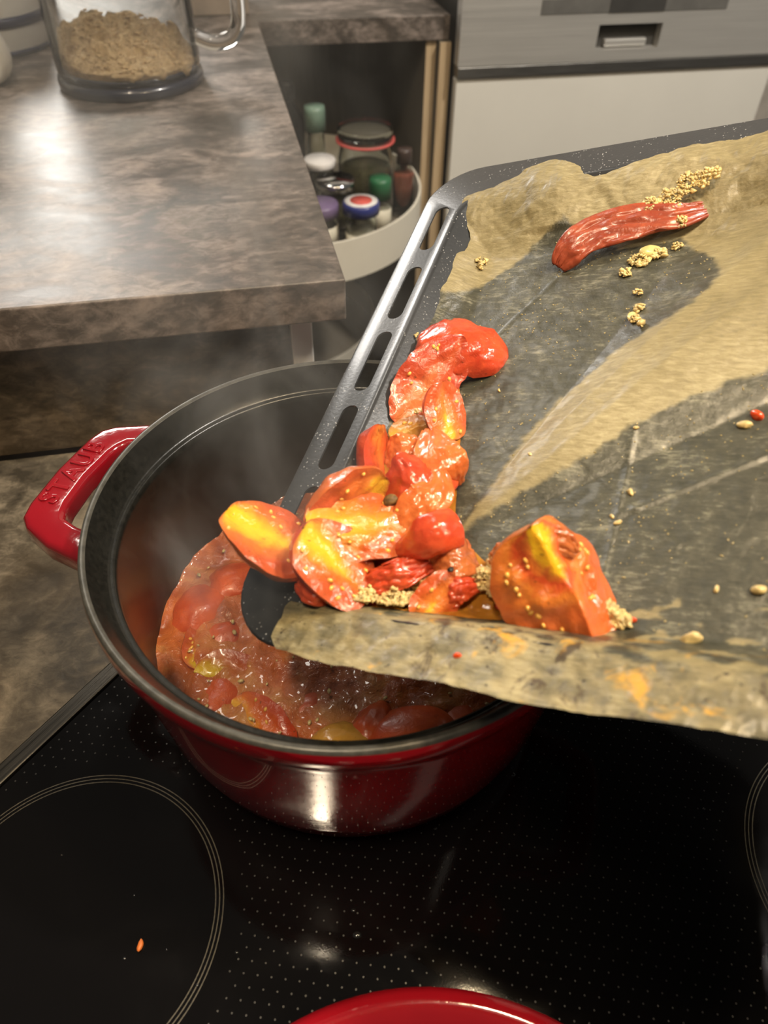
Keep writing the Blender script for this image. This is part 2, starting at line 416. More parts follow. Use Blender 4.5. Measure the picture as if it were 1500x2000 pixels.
# tomato broth
def sauce():
    m, nt, b = nodes('tomato_broth')
    n = tex_noise(nt, coord(nt), 26, 5, .6, .6); r = ramp(nt, [(.32, (.30, .060, .016)), (.52, (.48, .125, .030)), (.70, (.60, .28, .09))])
    nt.links.new(n.outputs[0], r.inputs[0]); nt.links.new(r.outputs[0], b.inputs['Base Color']); setin(b, Roughness=.09)
    b.inputs['Coat Weight'].default_value = .6; b.inputs['Coat Roughness'].default_value = .05
    w = tex_noise(nt, coord(nt), 150, 4, .65, .5); bump(nt, b, w.outputs[0], .7, .004); return m
M_sauce = sauce()
SZ = .054
vs, fs, nr, na = [(0, 0, SZ)], [], 70, 180
for j in range(1, nr + 1):
    for i in range(na):
        a = 2 * PI * i / na; r = .1280 * j / nr; x, y = r * math.cos(a), r * math.sin(a)
        z = SZ + .0036 * noise.noise((x * 45, y * 45, 2)) + .0026 * noise.noise((x * 120, y * 120, 5)) + (.0012 if j == nr else 0)
        vs.append((x, y, z))
for i in range(na): fs.append((0, 1 + i, 1 + (i + 1) % na))
for j in range(nr - 1):
    for i in range(na):
        k = (i + 1) % na; o = 1 + j * na; fs.append((o + i, o + na + i, o + na + k, o + k))
s = mesh('tomato_broth', vs, fs, M_sauce); s.location = PC
tag(s, 'steaming orange-red tomato broth inside the red pot', 'broth', kind='stuff')

# ------------------------------------------------------------------ tomato builders
def smooth(x, a, b):
    t_ = max(0, min(1, (x - a) / (b - a))); return t_ * t_ * (3 - 2 * t_)
def nvec(q):
    return Vector((noise.noise((q[0], q[1], q[2])), noise.noise((q[0] + 31.4, q[1] - 17.2, q[2] + 5.7)), noise.noise((q[0] - 11.9, q[1] + 43.1, q[2] - 27.3))))
def disp(p, seed, amp, f=90.0, big=0.0):
    q = Vector(p) * f + Vector((seed * 3.7, seed * 1.3, seed * 7.1))
    d = nvec(q) * amp + nvec(q * 2.7) * amp * .45
    if big: d += nvec(q * .42) * big
    return Vector(p) + d
def orient(w, n, x, face):
    n = Vector(n).normalized(); x = Vector(x); x = (x - n * x.dot(n)).normalized()
    if face == 1: nl = Vector((0, math.cos(w), math.sin(w)))
    elif face == 0: nl = Vector((0, 0, 1))
    else: nl = Vector((0, 0, -1))
    A = Matrix((Vector((1, 0, 0)), nl, Vector((1, 0, 0)).cross(nl))).transposed()
    Bm = Matrix((x, n, x.cross(n))).transposed()
    return (Bm @ A.transposed()).to_4x4()
def icos(bm, M, sub=1):
    return bmesh.ops.create_icosphere(bm, subdivisions=sub, radius=1, matrix=M)['verts']
def wedge(name, label, M, face, Rr, Rx, w, skin, flesh, seeds, wr, seed, group, cat='tomato'):
    t = thing(name, M, label, cat, group)
    off = Vector((0, .42 * Rr * math.sin(w), -.42 * Rr * math.cos(w))) if face == 1 else Vector((0, 0, -.3 * Rr if face == 0 else -.62 * Rr))
    nt_, npp = 30, 30; dep = .82 if face == 0 and w > 1.2 else 1.0
    def skin_pt(th, ph):
        tip = 1 - .12 * math.cos(th) ** 2
        return Vector((Rx * math.cos(th), Rr * math.sin(th) ** .72 * math.sin(ph) * tip, -Rr * dep * math.sin(th) ** .72 * math.cos(ph) * tip))
    vs, fs = [], []
    for i in range(nt_ + 1):
        th = PI * (.006 + .988 * i / nt_)
        for j in range(npp + 1):
            vs.append(disp(skin_pt(th, -w + 2 * w * j / npp), seed, wr, 90, .16 * Rr) - off)
    for i in range(nt_):
        for j in range(npp):
            a = i * (npp + 1) + j; fs.append((a, a + 1, a + npp + 2, a + npp + 1))
    so = mesh('skin', vs, fs, SKIN[skin], t)
    vs, fs, rho = [], [], []; nf = 36; spots = []
    for i in range(nt_ + 1):
        th = PI * (.006 + .988 * i / nt_)
        axp = Vector((Rx * .985 * math.cos(th), 0, -.10 * Rr * math.sin(th)))
        for j in range(nf + 1):
            s_ = -1 + 2 * j / nf; rh = abs(s_)
            sp = skin_pt(th, w if s_ > 0 else -w)
            p = axp.lerp(sp, rh)
            bul = .10 * Rr * math.sin(PI * rh) * math.sin(th)
            p += Vector((0, (1 if s_ > 0 else -1) * math.cos(w), math.sin(w))) * bul * (noise.noise(p * 160 + Vector((seed, 0, 0))) + .25)
            q = disp(p, seed, wr, 90, .16 * Rr) - off
            vs.append(q); rho.append(min(1.0, rh + .22 * max(0, math.cos(th)) ** 4 + (.9 if flesh == 'seedy' else .45) * smooth(math.cos(th), -.40, .70) - .28 * smooth(math.cos(th), -.3, -.9)))
            if .38 < rh < .8 and abs(math.cos(th)) < .75 and (face != 1 or s_ > 0): spots.append(q)
    for i in range(nt_):
        for j in range(nf):
            a = i * (nf + 1) + j; fs.append((a, a + nf + 1, a + nf + 2, a + 1))
    mesh('flesh', vs, fs, FLESH[flesh], t, attrs={'rho': rho})
    if seeds and spots:
        rnd = random.Random(seed); bm = bmesh.new()
        for q in rnd.sample(spots, min(seeds, len(spots))):
            Ms = Matrix.Translation(q) @ Matrix.Rotation(rnd.uniform(0, 6), 4, 'X') @ Matrix.Rotation(rnd.uniform(0, 6), 4, 'Z') @ Matrix.Diagonal((.0017, .0012, .0009, 1))
            icos(bm, Ms, 1)
        so2 = bm_obj('seeds', bm, M_seed, t, True); so2['kind'] = 'stuff'
    return t
def sheet(name, label, M, pts, wd, bul, mat, wr, seed, group, up=Vector((.30, -.30, .9)), cat='tomato skin', thick=.0007):
    nu, nv = 40, 22; vs, fs = [], []
    o3 = Vector(pts[len(pts) // 2])
    for i in range(nu + 1):
        u = i / nu; c = Vector(catmull(pts, u)); c2 = Vector(catmull(pts, min(1, u + .01))); c1 = Vector(catmull(pts, max(0, u - .01)))
        tg = (c2 - c1).normalized(); side = tg.cross(up).normalized(); nn = side.cross(tg).normalized()
        w_ = catmull([(x,) for x in wd], u)[0]
        for j in range(nv + 1):
            y = -1 + 2 * j / nv; e = 1 + .18 * noise.noise((u * 5 + seed, y * 2, 1))
            ang = y * bul * 2.2
            if bul > .02: yy, hh = math.sin(ang) / max(math.sin(bul * 2.2), .3), (math.cos(ang) - math.cos(bul * 2.2)) * .55
            else: yy, hh = y, 0
            p = c + side * (w_ / 2 * yy * e) + nn * (w_ * hh * .8)
            p += nn * wr * 1.6 * noise.noise((u * 9 + seed * 3, y * 3.5, seed)) + nn * wr * .8 * noise.noise((u * 22, y * 8, seed * 2))
            vs.append(p - o3)
    for i in range(nu):
        for j in range(nv):
            a = i * (nv + 1) + j; fs.append((a, a + 1, a + nv + 2, a + nv + 1))
    o = mesh(name, vs, fs, mat); o.matrix_world = M @ Matrix.Translation(o3)
    md = o.modifiers.new('thickness', 'SOLIDIFY'); md.thickness = thick; md.offset = 0
    return tag(o, label, cat, group)

# tomatoes in the broth (positions in the pot, pot-centre coordinates)
STEW_GROW = 1.12
STEW = [
 ('stewed red tomato wedge against the left wall of the pot', (-.099, .006), (.3, .9, .15), (.35, -.2, .9), -1, .021, .027, 1.2, 'stew', 'stew', .0012, .001),
 ('stewed tomato wedge in the broth just left of the tray corner', (-.086, .030), (.8, .5, 0), (.1, -.2, 1), -1, .019, .025, 1.2, 'stew', 'stew', .0012, .002),
 ('stewed tomato with a yellow-green cut edge in the broth at the left', (-.067, -.044), (.9, -.35, 0), (.0, -.3, 1), 1, .021, .028, .9, 'stew', 'face', .001, .001),
 ('pale orange stewed tomato close to the near left pot wall', (-.047, -.078), (.6, -.7, 0), (-.2, -.2, 1), 1, .019, .026, 1.0, 'orange', 'stew', .0012, .002),
 ('yellow tomato lump poking out at the near pot wall', (-.003, -.090), (1, .1, 0), (0, .1, 1), -1, .014, .018, 1.2, 'olive', 'face', .0008, .013),
 ('smooth dark red stewed tomato at the near right pot wall', (.040, -.086), (1, .2, 0), (.1, -.1, 1), -1, .020, .025, 1.3, 'stew', 'stew', .0005, .012),
 ('wrinkled stewed tomato beside the smooth dark red one', (.014, -.082), (.2, 1, 0), (-.1, 0, 1), -1, .015, .022, 1.2, 'stew', 'stew', .002, .008),
 ('stewed red tomato near the left rim of the broth, lowest at the wall', (-.080, -.055), (.5, .8, 0), (.2, 0, 1), -1, .018, .022, 1.2, 'stew', 'stew', .001, .000),
 ('submerged tomato piece in the middle of the visible broth', (-.028, -.062), (.9, .2, 0), (0, 0, 1), -1, .018, .024, 1.2, 'stew', 'stew', .0012, -.003),
 ('stewed tomato piece in shadow under the tray edge at the right', (.066, -.074), (.7, .6, 0), (0, 0, 1), -1, .016, .022, 1.2, 'stew', 'stew', .0012, .001),
 ('small yellow-rimmed tomato piece on the far left of the broth', (-.102, -.020), (.1, 1, 0), (.4, 0, 1), 1, .014, .018, 1.0, 'stew', 'face', .001, .001),
 ('submerged red tomato skin between the broth\'s left pieces', (-.088, -.012), (.8, .3, 0), (0, 0, 1), -1, .018, .024, 1.2, 'stew', 'stew', .0015, -.002),
 ('tomato piece deep in the pot behind the tilted tray', (.03, .05), (.8, .4, 0), (0, 0, 1), -1, .022, .026, 1.2, 'stew', 'stew', .0012, .0),
 ('tomato piece in the broth under the middle of the tray', (-.03, .02), (.3, .8, 0), (0, 0, 1), -1, .02, .026, 1.2, 'stew', 'stew', .0012, .0),
]
for i, (lab, (x, y), ax, n, face, Rr, Rx, w, sk, fl_, wr, dz) in enumerate(STEW):
    M = Matrix.Translation(PC + Vector((x, y, SZ + dz - (.001 if face == 1 else .0050)))) @ orient(w, n, ax, face)
    wedge('stewed_tomato', lab, M, face, Rr * STEW_GROW, Rx * STEW_GROW, w, sk, fl_, 6 if face == 1 else 0, wr, 40 + i, 'tomatoes stewing in the pot')
# garlic and seeds floating in the broth
bm = bmesh.new(); rnd = random.Random(3)
for k in range(150):
    a = rnd.uniform(0, 2 * PI); rr = .122 * math.sqrt(rnd.random()); s_ = rnd.uniform(.0007, .0016)
    icos(bm, Matrix.Translation((rr * math.cos(a), rr * math.sin(a), SZ + .0015 + rnd.uniform(0, .0012))) @ Matrix.Rotation(rnd.uniform(0, 6), 4, 'Z') @ Matrix.Diagonal((s_ * 1.6, s_, s_ * .5, 1)), 1)
o = bm_obj('broth_crumbs', bm, M_garlic, None, True); o.location = PC
tag(o, 'garlic crumbs and seeds floating on the tomato broth', 'garlic', kind='stuff')

# ------------------------------------------------------------------ baking tray, tilted into the pot
D1 = Vector((.878397, -.366964, .306195)); D2 = Vector((.307234, .924315, .226383)); DN = Vector((-.366095, -.10478, .92466))
P2 = Vector((-.080685, .204902, .16))
TM = Matrix(((D1.x, D2.x, DN.x, P2.x), (D1.y, D2.y, DN.y, P2.y), (D1.z, D2.z, DN.z, P2.z), (0, 0, 0, 1)))
TA, TB, HB = .466, .383, -.022
def tray_mat():
    m, nt, b = nodes('speckled_black_enamel')
    n = tex_noise(nt, coord(nt), 12, 3); r = ramp(nt, [(.3, (.022, .024, .027)), (.7, (.040, .042, .046))]); nt.links.new(n.outputs[0], r.inputs[0])
    vo = N(nt, 'ShaderNodeTexVoronoi'); nt.links.new(coord(nt), vo.inputs['Vector']); setin(vo, Scale=420.0)
    sp = ramp(nt, [(.14, 1), (.20, 0)]); nt.links.new(vo.outputs['Distance'], sp.inputs[0])
    g = tex_noise(nt, coord(nt), 60, 2); gm = ramp(nt, [(.45, 0), (.6, 1)]); nt.links.new(g.outputs[0], gm.inputs[0])
    f = math_(nt, 'MULTIPLY', sp.outputs[0], gm.outputs[0])
    c = mix(nt, f, r.outputs[0], (.42, .42, .42)); nt.links.new(c, b.inputs['Base Color']); setin(b, Roughness=.30)
    b.inputs['Coat Weight'].default_value = .2; b.inputs['Coat Roughness'].default_value = .1
    w = tex_noise(nt, coord(nt), 500, 2); bump(nt, b, w.outputs[0], .15, .0005); return m
M_tray = tray_mat()
tray = thing('baking_tray', TM, 'dark enamel baking tray with slotted flange, tilted into the red pot', 'baking tray')
def rrect(off, rad, n=9):
    pts = []; x0, x1, y0, y1 = off, TA - off, off * .70, TB - off; rad = max(rad, .004)
    for cx, cy, a0 in ((x1 - rad, y0 + rad, -PI / 2), (x1 - rad, y1 - rad, 0), (x0 + rad, y1 - rad, PI / 2), (x0 + rad, y0 + rad, PI)):
        for i in range(n + 1):
            a = a0 + PI / 2 * i / n; pts.append((cx + rad * math.cos(a), cy + rad * math.sin(a)))
    return pts
prof = [(0.0, -.0022, .036), (.0004, -.0006, .036), (.0018, .0, .035), (.0275, .0, .027), (.0300, .0007, .026), (.0325, -.0005, .025), (.0445, -.0195, .020), (.0475, -.0218, .019), (.052, HB, .018), (.075, HB - .0002, .014)]
vs, fs = [], []
for off, h, rad in prof: vs += [(x, y, h) for x, y in rrect(off, rad)]
nn = 40
for j in range(len(prof) - 1):
    for i in range(nn):
        k = (i + 1) % nn; fs.append((j * nn + i, j * nn + k, (j + 1) * nn + k, (j + 1) * nn + i))
fs.append(tuple((len(prof) - 1) * nn + i for i in range(nn)))
body = mesh('pan', vs, fs, M_tray, tray, smooth=True)
sm = body.modifiers.new('thickness', 'SOLIDIFY'); sm.thickness = .0011; sm.offset = -1
bm = bmesh.new()
for cx in (.0175, TA - .0175):
    for b0, b1 in ((.044, .092), (.1035, .1505), (.162, .212), (.2235, .2735), (.291, .338)):
        n = 10; hw = .0052; ring = []
        for i in range(n + 1): a = PI * i / n; ring.append((cx + hw * math.cos(a), b1 - hw + hw * math.sin(a)))
        for i in range(n + 1): a = PI + PI * i / n; ring.append((cx + hw * math.cos(a), b0 + hw + hw * math.sin(a)))
        f = bm.faces.new([bm.verts.new((x, y, -.01)) for x, y in ring])
        r_ = bmesh.ops.extrude_face_region(bm, geom=[f])
        for v in [g for g in r_['geom'] if isinstance(g, bmesh.types.BMVert)]: v.co.z = .01
bmesh.ops.recalc_face_normals(bm, faces=bm.faces[:])
cut = bm_obj('cutter', bm, M_tray, tray)
bo = body.modifiers.new('slots', 'BOOLEAN'); bo.operation = 'DIFFERENCE'; bo.object = cut; bo.solver = 'EXACT'
bpy.context.view_layer.update()
dg = bpy.context.evaluated_depsgraph_get()
me = bpy.data.meshes.new_from_object(body.evaluated_get(dg))
body.modifiers.clear(); body.data = me
bpy.data.objects.remove(cut)
# smooth the flange but keep the slot edges crisp
try:
    me.set_sharp_from_angle(angle=R(50))
except Exception: pass

# ------------------------------------------------------------------ parchment
W1 = [(.0293, .2508), (.0444, .2617), (.0693, .2891), (.0883, .3124), (.1038, .3204), (.1462, .2976), (.1751, .3025), (.1972, .2757), (.2014, .2576), (.193, .2377), (.1764, .2228), (.1619, .2118), (.1501, .2005), (.1369, .1817), (.1219, .1594), (.1117, .1306), (.1028, .1001), (.0972, .0853), (.06, .024), (.045, .0215), (.02, .035), (.02, .24)]
W2 = [(.0976, .0837), (.1204, .1062), (.1514, .1323), (.1731, .1529), (.1907, .1666), (.2106, .1784), (.228, .1884), (.30, .205), (.44, .22), (.44, .022), (.237, .0225), (.2254, .0248), (.2028, .0250), (.1849, .0205), (.1646, .0235), (.1436, .0225), (.1273, .0245), (.1103, .0250), (.0953, .0255), (.0534, .0215)]
A_LEFT = [(-.01, .036), (.02, .033), (.06, .040), (.10, .037), (.14, .036), (.20, .036), (.235, .034), (.262, .031), (.284, .027), (.290, .034), (.300, .041), (.318, .040), (.330, .032), (.345, .031), (.36, .05), (.40, .06)]
B_FAR = [(.02, .338), (.031, .342), (.050, .362), (.066, .372), (.078, .368), (.09, .362), (.105, .352), (.12, .346), (.135, .352), (.161, .361), (.19, .360), (.217, .364), (.30, .366), (.46, .366)]
B_NEAR = [(.03, .004), (.037, -.003), (.0615, -.0058), (.0775, -.0058), (.1185, -.0048), (.1515, -.0068), (.1894, -.0052), (.2382, -.0024), (.46, -.004)]
def smooth(x, a, b):
    t_ = max(0, min(1, (x - a) / (b - a))); return t_ * t_ * (3 - 2 * t_)
def paper_h(a, b):
    # follows the pan: floor, walls, flanges; bridges the corners softly
    near = smooth(b, .044, .020); far = smooth(b, .296, .350); left = smooth(a, .060, .030)
    h = HB + .0009 + (-HB) * max(near, far * .96, left * .62)
    if b < .020: h += (.020 - b) * .17
    # lifted, crumpled margins
    cr = max(smooth(b, .030, .008), smooth(b, .285, .335), .8 * smooth(a, .070, .036) * smooth(b, .19, .26))
    if cr > 0:
        q = Vector((a * 55, b * 75, 3)); h += cr * (.0020 * abs(noise.noise(q)) + .0020 * noise.noise((a * 26, b * 40, 15)) + .0011 * abs(noise.noise((a * 95 + b * 60, b * 45 - a * 20, 6))) + .0007 * abs(noise.noise((a * 260 - b * 90, b * 120, 8))))
        if far > .3: h += cr * .004 * (noise.noise((a * 30, b * 8, 9)) + .35)
    # the long pleat
    tx, ty = .70, .714; dx, dy = a - .0955, b - .0815
    tau = dx * tx + dy * ty; sg = -dx * ty + dy * tx
    if tau > 0:
        w_ = .003 + .30 * tau if tau < .20 else .063
        top = min(.0115, .085 * tau) * (1 - .25 * smooth(tau, .16, .30))
        pk = max(0, 1 - abs(sg - .10 * tau) / w_); h += top * pk ** .85
        # small second pleat riding on its upper flank
        w2 = .010; s2 = sg - .018 - .19 * max(0, tau - .06); 
        if tau > .05: h += .0016 * smooth(tau, .05, .09) * max(0, 1 - abs(s2) / w2)
    # thin creases
    for (x0, y0, x1, y1, am) in ((.1719, .150, .170, .050, .0007), (.1719, .100, .235, .140, .0009), (.150, .13, .20, .085, .0005), (.06, .19, .12, .30, .0005)):
        ex, ey = x1 - x0, y1 - y0; L = ex * ex + ey * ey; t_ = ((a - x0) * ex + (b - y0) * ey) / L
        if 0 < t_ < 1: h += am * max(0, 1 - math.hypot(a - x0 - t_ * ex, b - y0 - t_ * ey) / .0022)
    h += .0005 * noise.noise((a * 60, b * 60, 1)) + .00025 * noise.noise((a * 190, b * 190, 4))
    return h
nu, nv = 400, 330
vs, fs, wet = [], [], []
for i in range(nu + 1):
    s_ = i / nu; a0 = .032 + .408 * s_
    bn, bf = lerp_list(B_NEAR, a0), lerp_list(B_FAR, a0)
    bf += .0012 * noise.noise((a0 * 160, 0, 2)); bn += .0005 * noise.noise((a0 * 120, 3, 2))
    for j in range(nv + 1):
        b = bn + (bf - bn) * j / nv
        al = lerp_list(A_LEFT, b) + .0012 * noise.noise((b * 190, 1, 5))
        a = al + (.44 - al) * s_
        vs.append((a, b, paper_h(a, b)))
        rag = .5 + 1.2 * smooth(b, .07, .03)
        ja = a + .0045 * rag * noise.noise((a * 120, b * 160, 0)) + .0012 * noise.noise((a * 400, b * 400, 1))
        jb = b + .0055 * rag * noise.noise((a * 110, b * 170, 7)) + .0012 * noise.noise((a * 400, b * 400, 3))
        w_ = 0
        for W in (W1, W2):
            if -.01 < ja < .45:
                e = edge_dist(W, ja, jb) if True else 0
                w_ = max(w_, smooth(e if inside(W, ja, jb) else -e, -.0012, .0022))
        # the near margin is greasy and half translucent
        if b > .012 and b < .06 and w_ > 0:
            w_ *= 1 - .9 * smooth(noise.noise((a * 75, b * 150, 21)) + .5 * noise.noise((a * 190, b * 260, 22)) - 9 * max(0, b - .026), .02, .14)
        g_ = smooth(b, .028, .019) * (.26 + .9 * noise.noise((a * 70, b * 110, 12)) + .35 * noise.noise((a * 240, b * 260, 13)))
        wet.append(max(w_, min(.62, max(0, g_))))
for i in range(nu):
    for j in range(nv):
        k = i * (nv + 1) + j; fs.append((k, k + nv + 1, k + nv + 2, k + 1))
def paper_mat():
    m, nt, b = nodes('oil_soaked_parchment')
    co = coord(nt)
    at = N(nt, 'ShaderNodeAttribute'); at.attribute_name = 'wet'
    mp = N(nt, 'ShaderNodeMapping'); nt.links.new(co, mp.inputs[0]); mp.inputs['Rotation'].default_value = (0, 0, -.785); mp.inputs['Scale'].default_value = (.8, 3.4, 1)
    fib = tex_noise(nt, mp.outputs[0], 160, 5, .7, .4); blot = tex_noise(nt, co, 60, 6, .68, .3); big = tex_noise(nt, co, 11, 3)
    dry = ramp(nt, [(.34, (.155, .125, .056)), (.50, (.265, .218, .110)), (.68, (.46, .40, .235))])
    nt.links.new(math_(nt, 'ADD', math_(nt, 'MULTIPLY', fib.outputs[0], .5), math_(nt, 'MULTIPLY', big.outputs[0], .5)), dry.inputs[0])
    w1 = ramp(nt, [(.38, (.034, .034, .023)), (.53, (.066, .064, .045)), (.66, (.23, .22, .16))])
    nt.links.new(math_(nt, 'ADD', math_(nt, 'MULTIPLY', fib.outputs[0], .45), math_(nt, 'MULTIPLY', blot.outputs[0], .55)), w1.inputs[0])
    c = mix(nt, at.outputs['Fac'], dry.outputs[0], w1.outputs[0])
    # scorched and turmeric-yellow stains on the near margin
    sep = N(nt, 'ShaderNodeSeparateXYZ'); nt.links.new(co, sep.inputs[0])
    mar = N(nt, 'ShaderNodeMapRange'); nt.links.new(sep.outputs[1], mar.inputs[0]); setin(mar, From_Min=.042, From_Max=.026)
    st = tex_noise(nt, co, 75, 5, .7, .5); rs = ramp(nt, [(.56, 0), (.66, 1)]); nt.links.new(st.outputs[0], rs.inputs[0])
    c = mix(nt, math_(nt, 'MULTIPLY', math_(nt, 'MULTIPLY', rs.outputs[0], mar.outputs[0]), .85), c, (.045, .026, .012))
    pk = tex_noise(nt, co, 300, 2, .5); rk = ramp(nt, [(.69, 0), (.73, 1)]); nt.links.new(pk.outputs[0], rk.inputs[0])
    c = mix(nt, math_(nt, 'MULTIPLY', math_(nt, 'MULTIPLY', rk.outputs[0], mar.outputs[0]), .9), c, (.030, .020, .010))
    mp2 = N(nt, 'ShaderNodeMapping'); nt.links.new(co, mp2.inputs[0]); mp2.inputs['Location'].default_value = (3, 1, 2)
    st2 = tex_noise(nt, mp2.outputs[0], 60, 4, .6, .6); r2 = ramp(nt, [(.60, 0), (.70, 1)]); nt.links.new(st2.outputs[0], r2.inputs[0])
    c = mix(nt, math_(nt, 'MULTIPLY', math_(nt, 'MULTIPLY', r2.outputs[0], mar.outputs[0]), .8), c, (.62, .33, .03))
    nt.links.new(c, b.inputs['Base Color'])
    rr = ramp(nt, [(0, .52), (1, .36)]); nt.links.new(at.outputs['Fac'], rr.inputs[0]); nt.links.new(rr.outputs[0], b.inputs['Roughness'])
    b.inputs['Coat Weight'].default_value = .12; b.inputs['Coat Roughness'].default_value = .18
    b.inputs['Subsurface Weight'].default_value = 0
    g = tex_noise(nt, co, 420, 3, .7); bump(nt, b, math_(nt, 'ADD', g.outputs[0], math_(nt, 'MULTIPLY', fib.outputs[0], .6)), .26, .0014)
    return m
o = mesh('parchment_paper', vs, fs, paper_mat(), None, attrs={'wet': wet}); o.matrix_world = TM
tag(o, 'crumpled oil-soaked brown parchment paper lining the baking tray', 'baking paper')

# thin pool of cooking juice under the pile
def juice():
    m, nt, b = nodes('cooking_juice')
    n = tex_noise(nt, coord(nt), 60, 4); r = ramp(nt, [(.3, (.30, .10, .012)), (.7, (.48, .22, .03))]); nt.links.new(n.outputs[0], r.inputs[0])
    nt.links.new(r.outputs[0], b.inputs['Base Color']); setin(b, Roughness=.08)
    w = tex_noise(nt, coord(nt), 130, 3); bump(nt, b, w.outputs[0], .4, .002); return m
JP = [(.040, .050), (.038, .100), (.041, .150), (.047, .195), (.060, .198), (.076, .160), (.084, .125), (.094, .090), (.112, .070), (.130, .062), (.142, .050), (.132, .036), (.104, .032), (.074, .030), (.050, .030)]
vs, fs = [], []; cx_ = sum(x for x, y in JP) / len(JP); cy_ = sum(y for x, y in JP) / len(JP); n = 90; nr = 14
jj = [catmull(JP + [JP[0]], i / n) for i in range(n)]
for j in range(nr + 1):
    f = 1 - j / nr * .985
    for i, (x, y) in enumerate(jj):
        ex = .0015 * noise.noise((x * 200, y * 200, 0)) if j == 0 else 0
        # shrink toward a spine so the thin pool keeps its bent outline
        sy = max(.055, min(.165, y)); sx = .055 + (.09 - .055) * smooth(sy, .11, .05)
        vs.append((sx + (x - sx) * f + ex, sy + (y - sy) * f, paper_h(sx + (x - sx) * f, sy + (y - sy) * f) + .0002 + .0020 * math.sqrt(1 - f * f * .999)))
for j in range(nr):
    for i in range(n):
        k = (i + 1) % n; fs.append((j * n + i, j * n + k, (j + 1) * n + k, (j + 1) * n + i))
o = mesh('cooking_juice', vs, fs, juice()); o.matrix_world = TM
tag(o, 'brown-orange cooking juice pooled under the tomato pile on the paper', 'juice', kind='stuff')

# ------------------------------------------------------------------ the food on the tray (tray coordinates: along, across, height)
WEDGES=[
('collapsed glossy red tomato wedge with a pointed tip, topmost of the pile',(0.066, 0.205, -0.006),(0.908, 0.067, -0.413),(0.318, -0.101, 0.943),-1,0.021,0.028,1.25,'red','pale',0,0.0024),
('flattened pinkish tomato piece just below the topmost tomato of the pile',(0.0543, 0.1762, -0.01),(0.497, 0.836, 0.232),(0.561, -0.452, 0.694),0,0.018,0.031,1.3,'red','salmon',6,0.0022),
('small curled orange tomato slice on the right side of the pile\'s upper part',(0.0711, 0.1531, -0.01),(-0.166, 0.768, 0.618),(0.809, -0.218, 0.546),0,0.0135,0.0165,1.45,'red','orange',4,0.001),
('small olive translucent tomato chunk in the middle of the pile',(0.0536, 0.1419, -0.012),(0.813, 0.562, -0.154),(0.454, -0.318, 0.832),0,0.0105,0.0125,1,'olive','olive',3,0.001),
('narrow upright red tomato wedge beside the tray\'s slotted flange',(0.0435, 0.1143, -0.006),(-0.09, -0.792, -0.603),(0.989, 0.118, 0.092),0,0.017,0.0205,1.3,'red','red',0,0.001),
('big orange tomato wedge with a yellow core streak, above the yellow wedge',(0.0419, 0.0802, 0.002),(-0.688, -0.725, -0.035),(0.817, -0.572, -0.08),0,0.0235,0.0245,1.45,'orange','orange',10,0.0014),
('big yellow-orange tomato wedge in the centre of the lower pile',(0.0574, 0.0654, 0.002),(0.873, 0.362, -0.327),(0.45, 0.064, 0.891),0,0.0215,0.0275,1.3,'orange','yellow',8,0.0014),
('quarter tomato with its round cut face up, above the torn paper corner',(0.0528, 0.04, 0.006),(0.744, -0.221, -0.63),(0.833, 0.11, 0.542),0,0.0215,0.0225,1.5,'red','face',12,0.001),
('bright yellow-cored tomato wedge tipping over the tray corner into the pot',(0.0211, 0.046, 0.016),(0.917, 0.071, -0.393),(0.579, 0.431, 0.692),0,0.0225,0.026,1.4,'orange','face',9,0.001),
('orange tomato chunk crusted with minced garlic at the lower edge of the pile',(0.1012, 0.0393, -0.012),(0.477, 0.843, 0.25),(0.467, -0.404, 0.787),0,0.0115,0.014,1.3,'orange','orange',5,0.001),
('small red tomato piece half buried in garlic, left of the orange chunk',(0.0609, 0.0363, -0.012),(0.626, 0.773, 0.107),(0.454, -0.318, 0.832),-1,0.0125,0.0155,1.2,'red','red',0,0.0012),
('large seedy tomato half sitting alone to the right of the pile',(0.1593, 0.0472, -0.001),(0.511, -0.525, -0.681),(0.557, -0.412, 0.722),0,0.033,0.0315,0.85,'orange','seedy',26,0.0012),
]
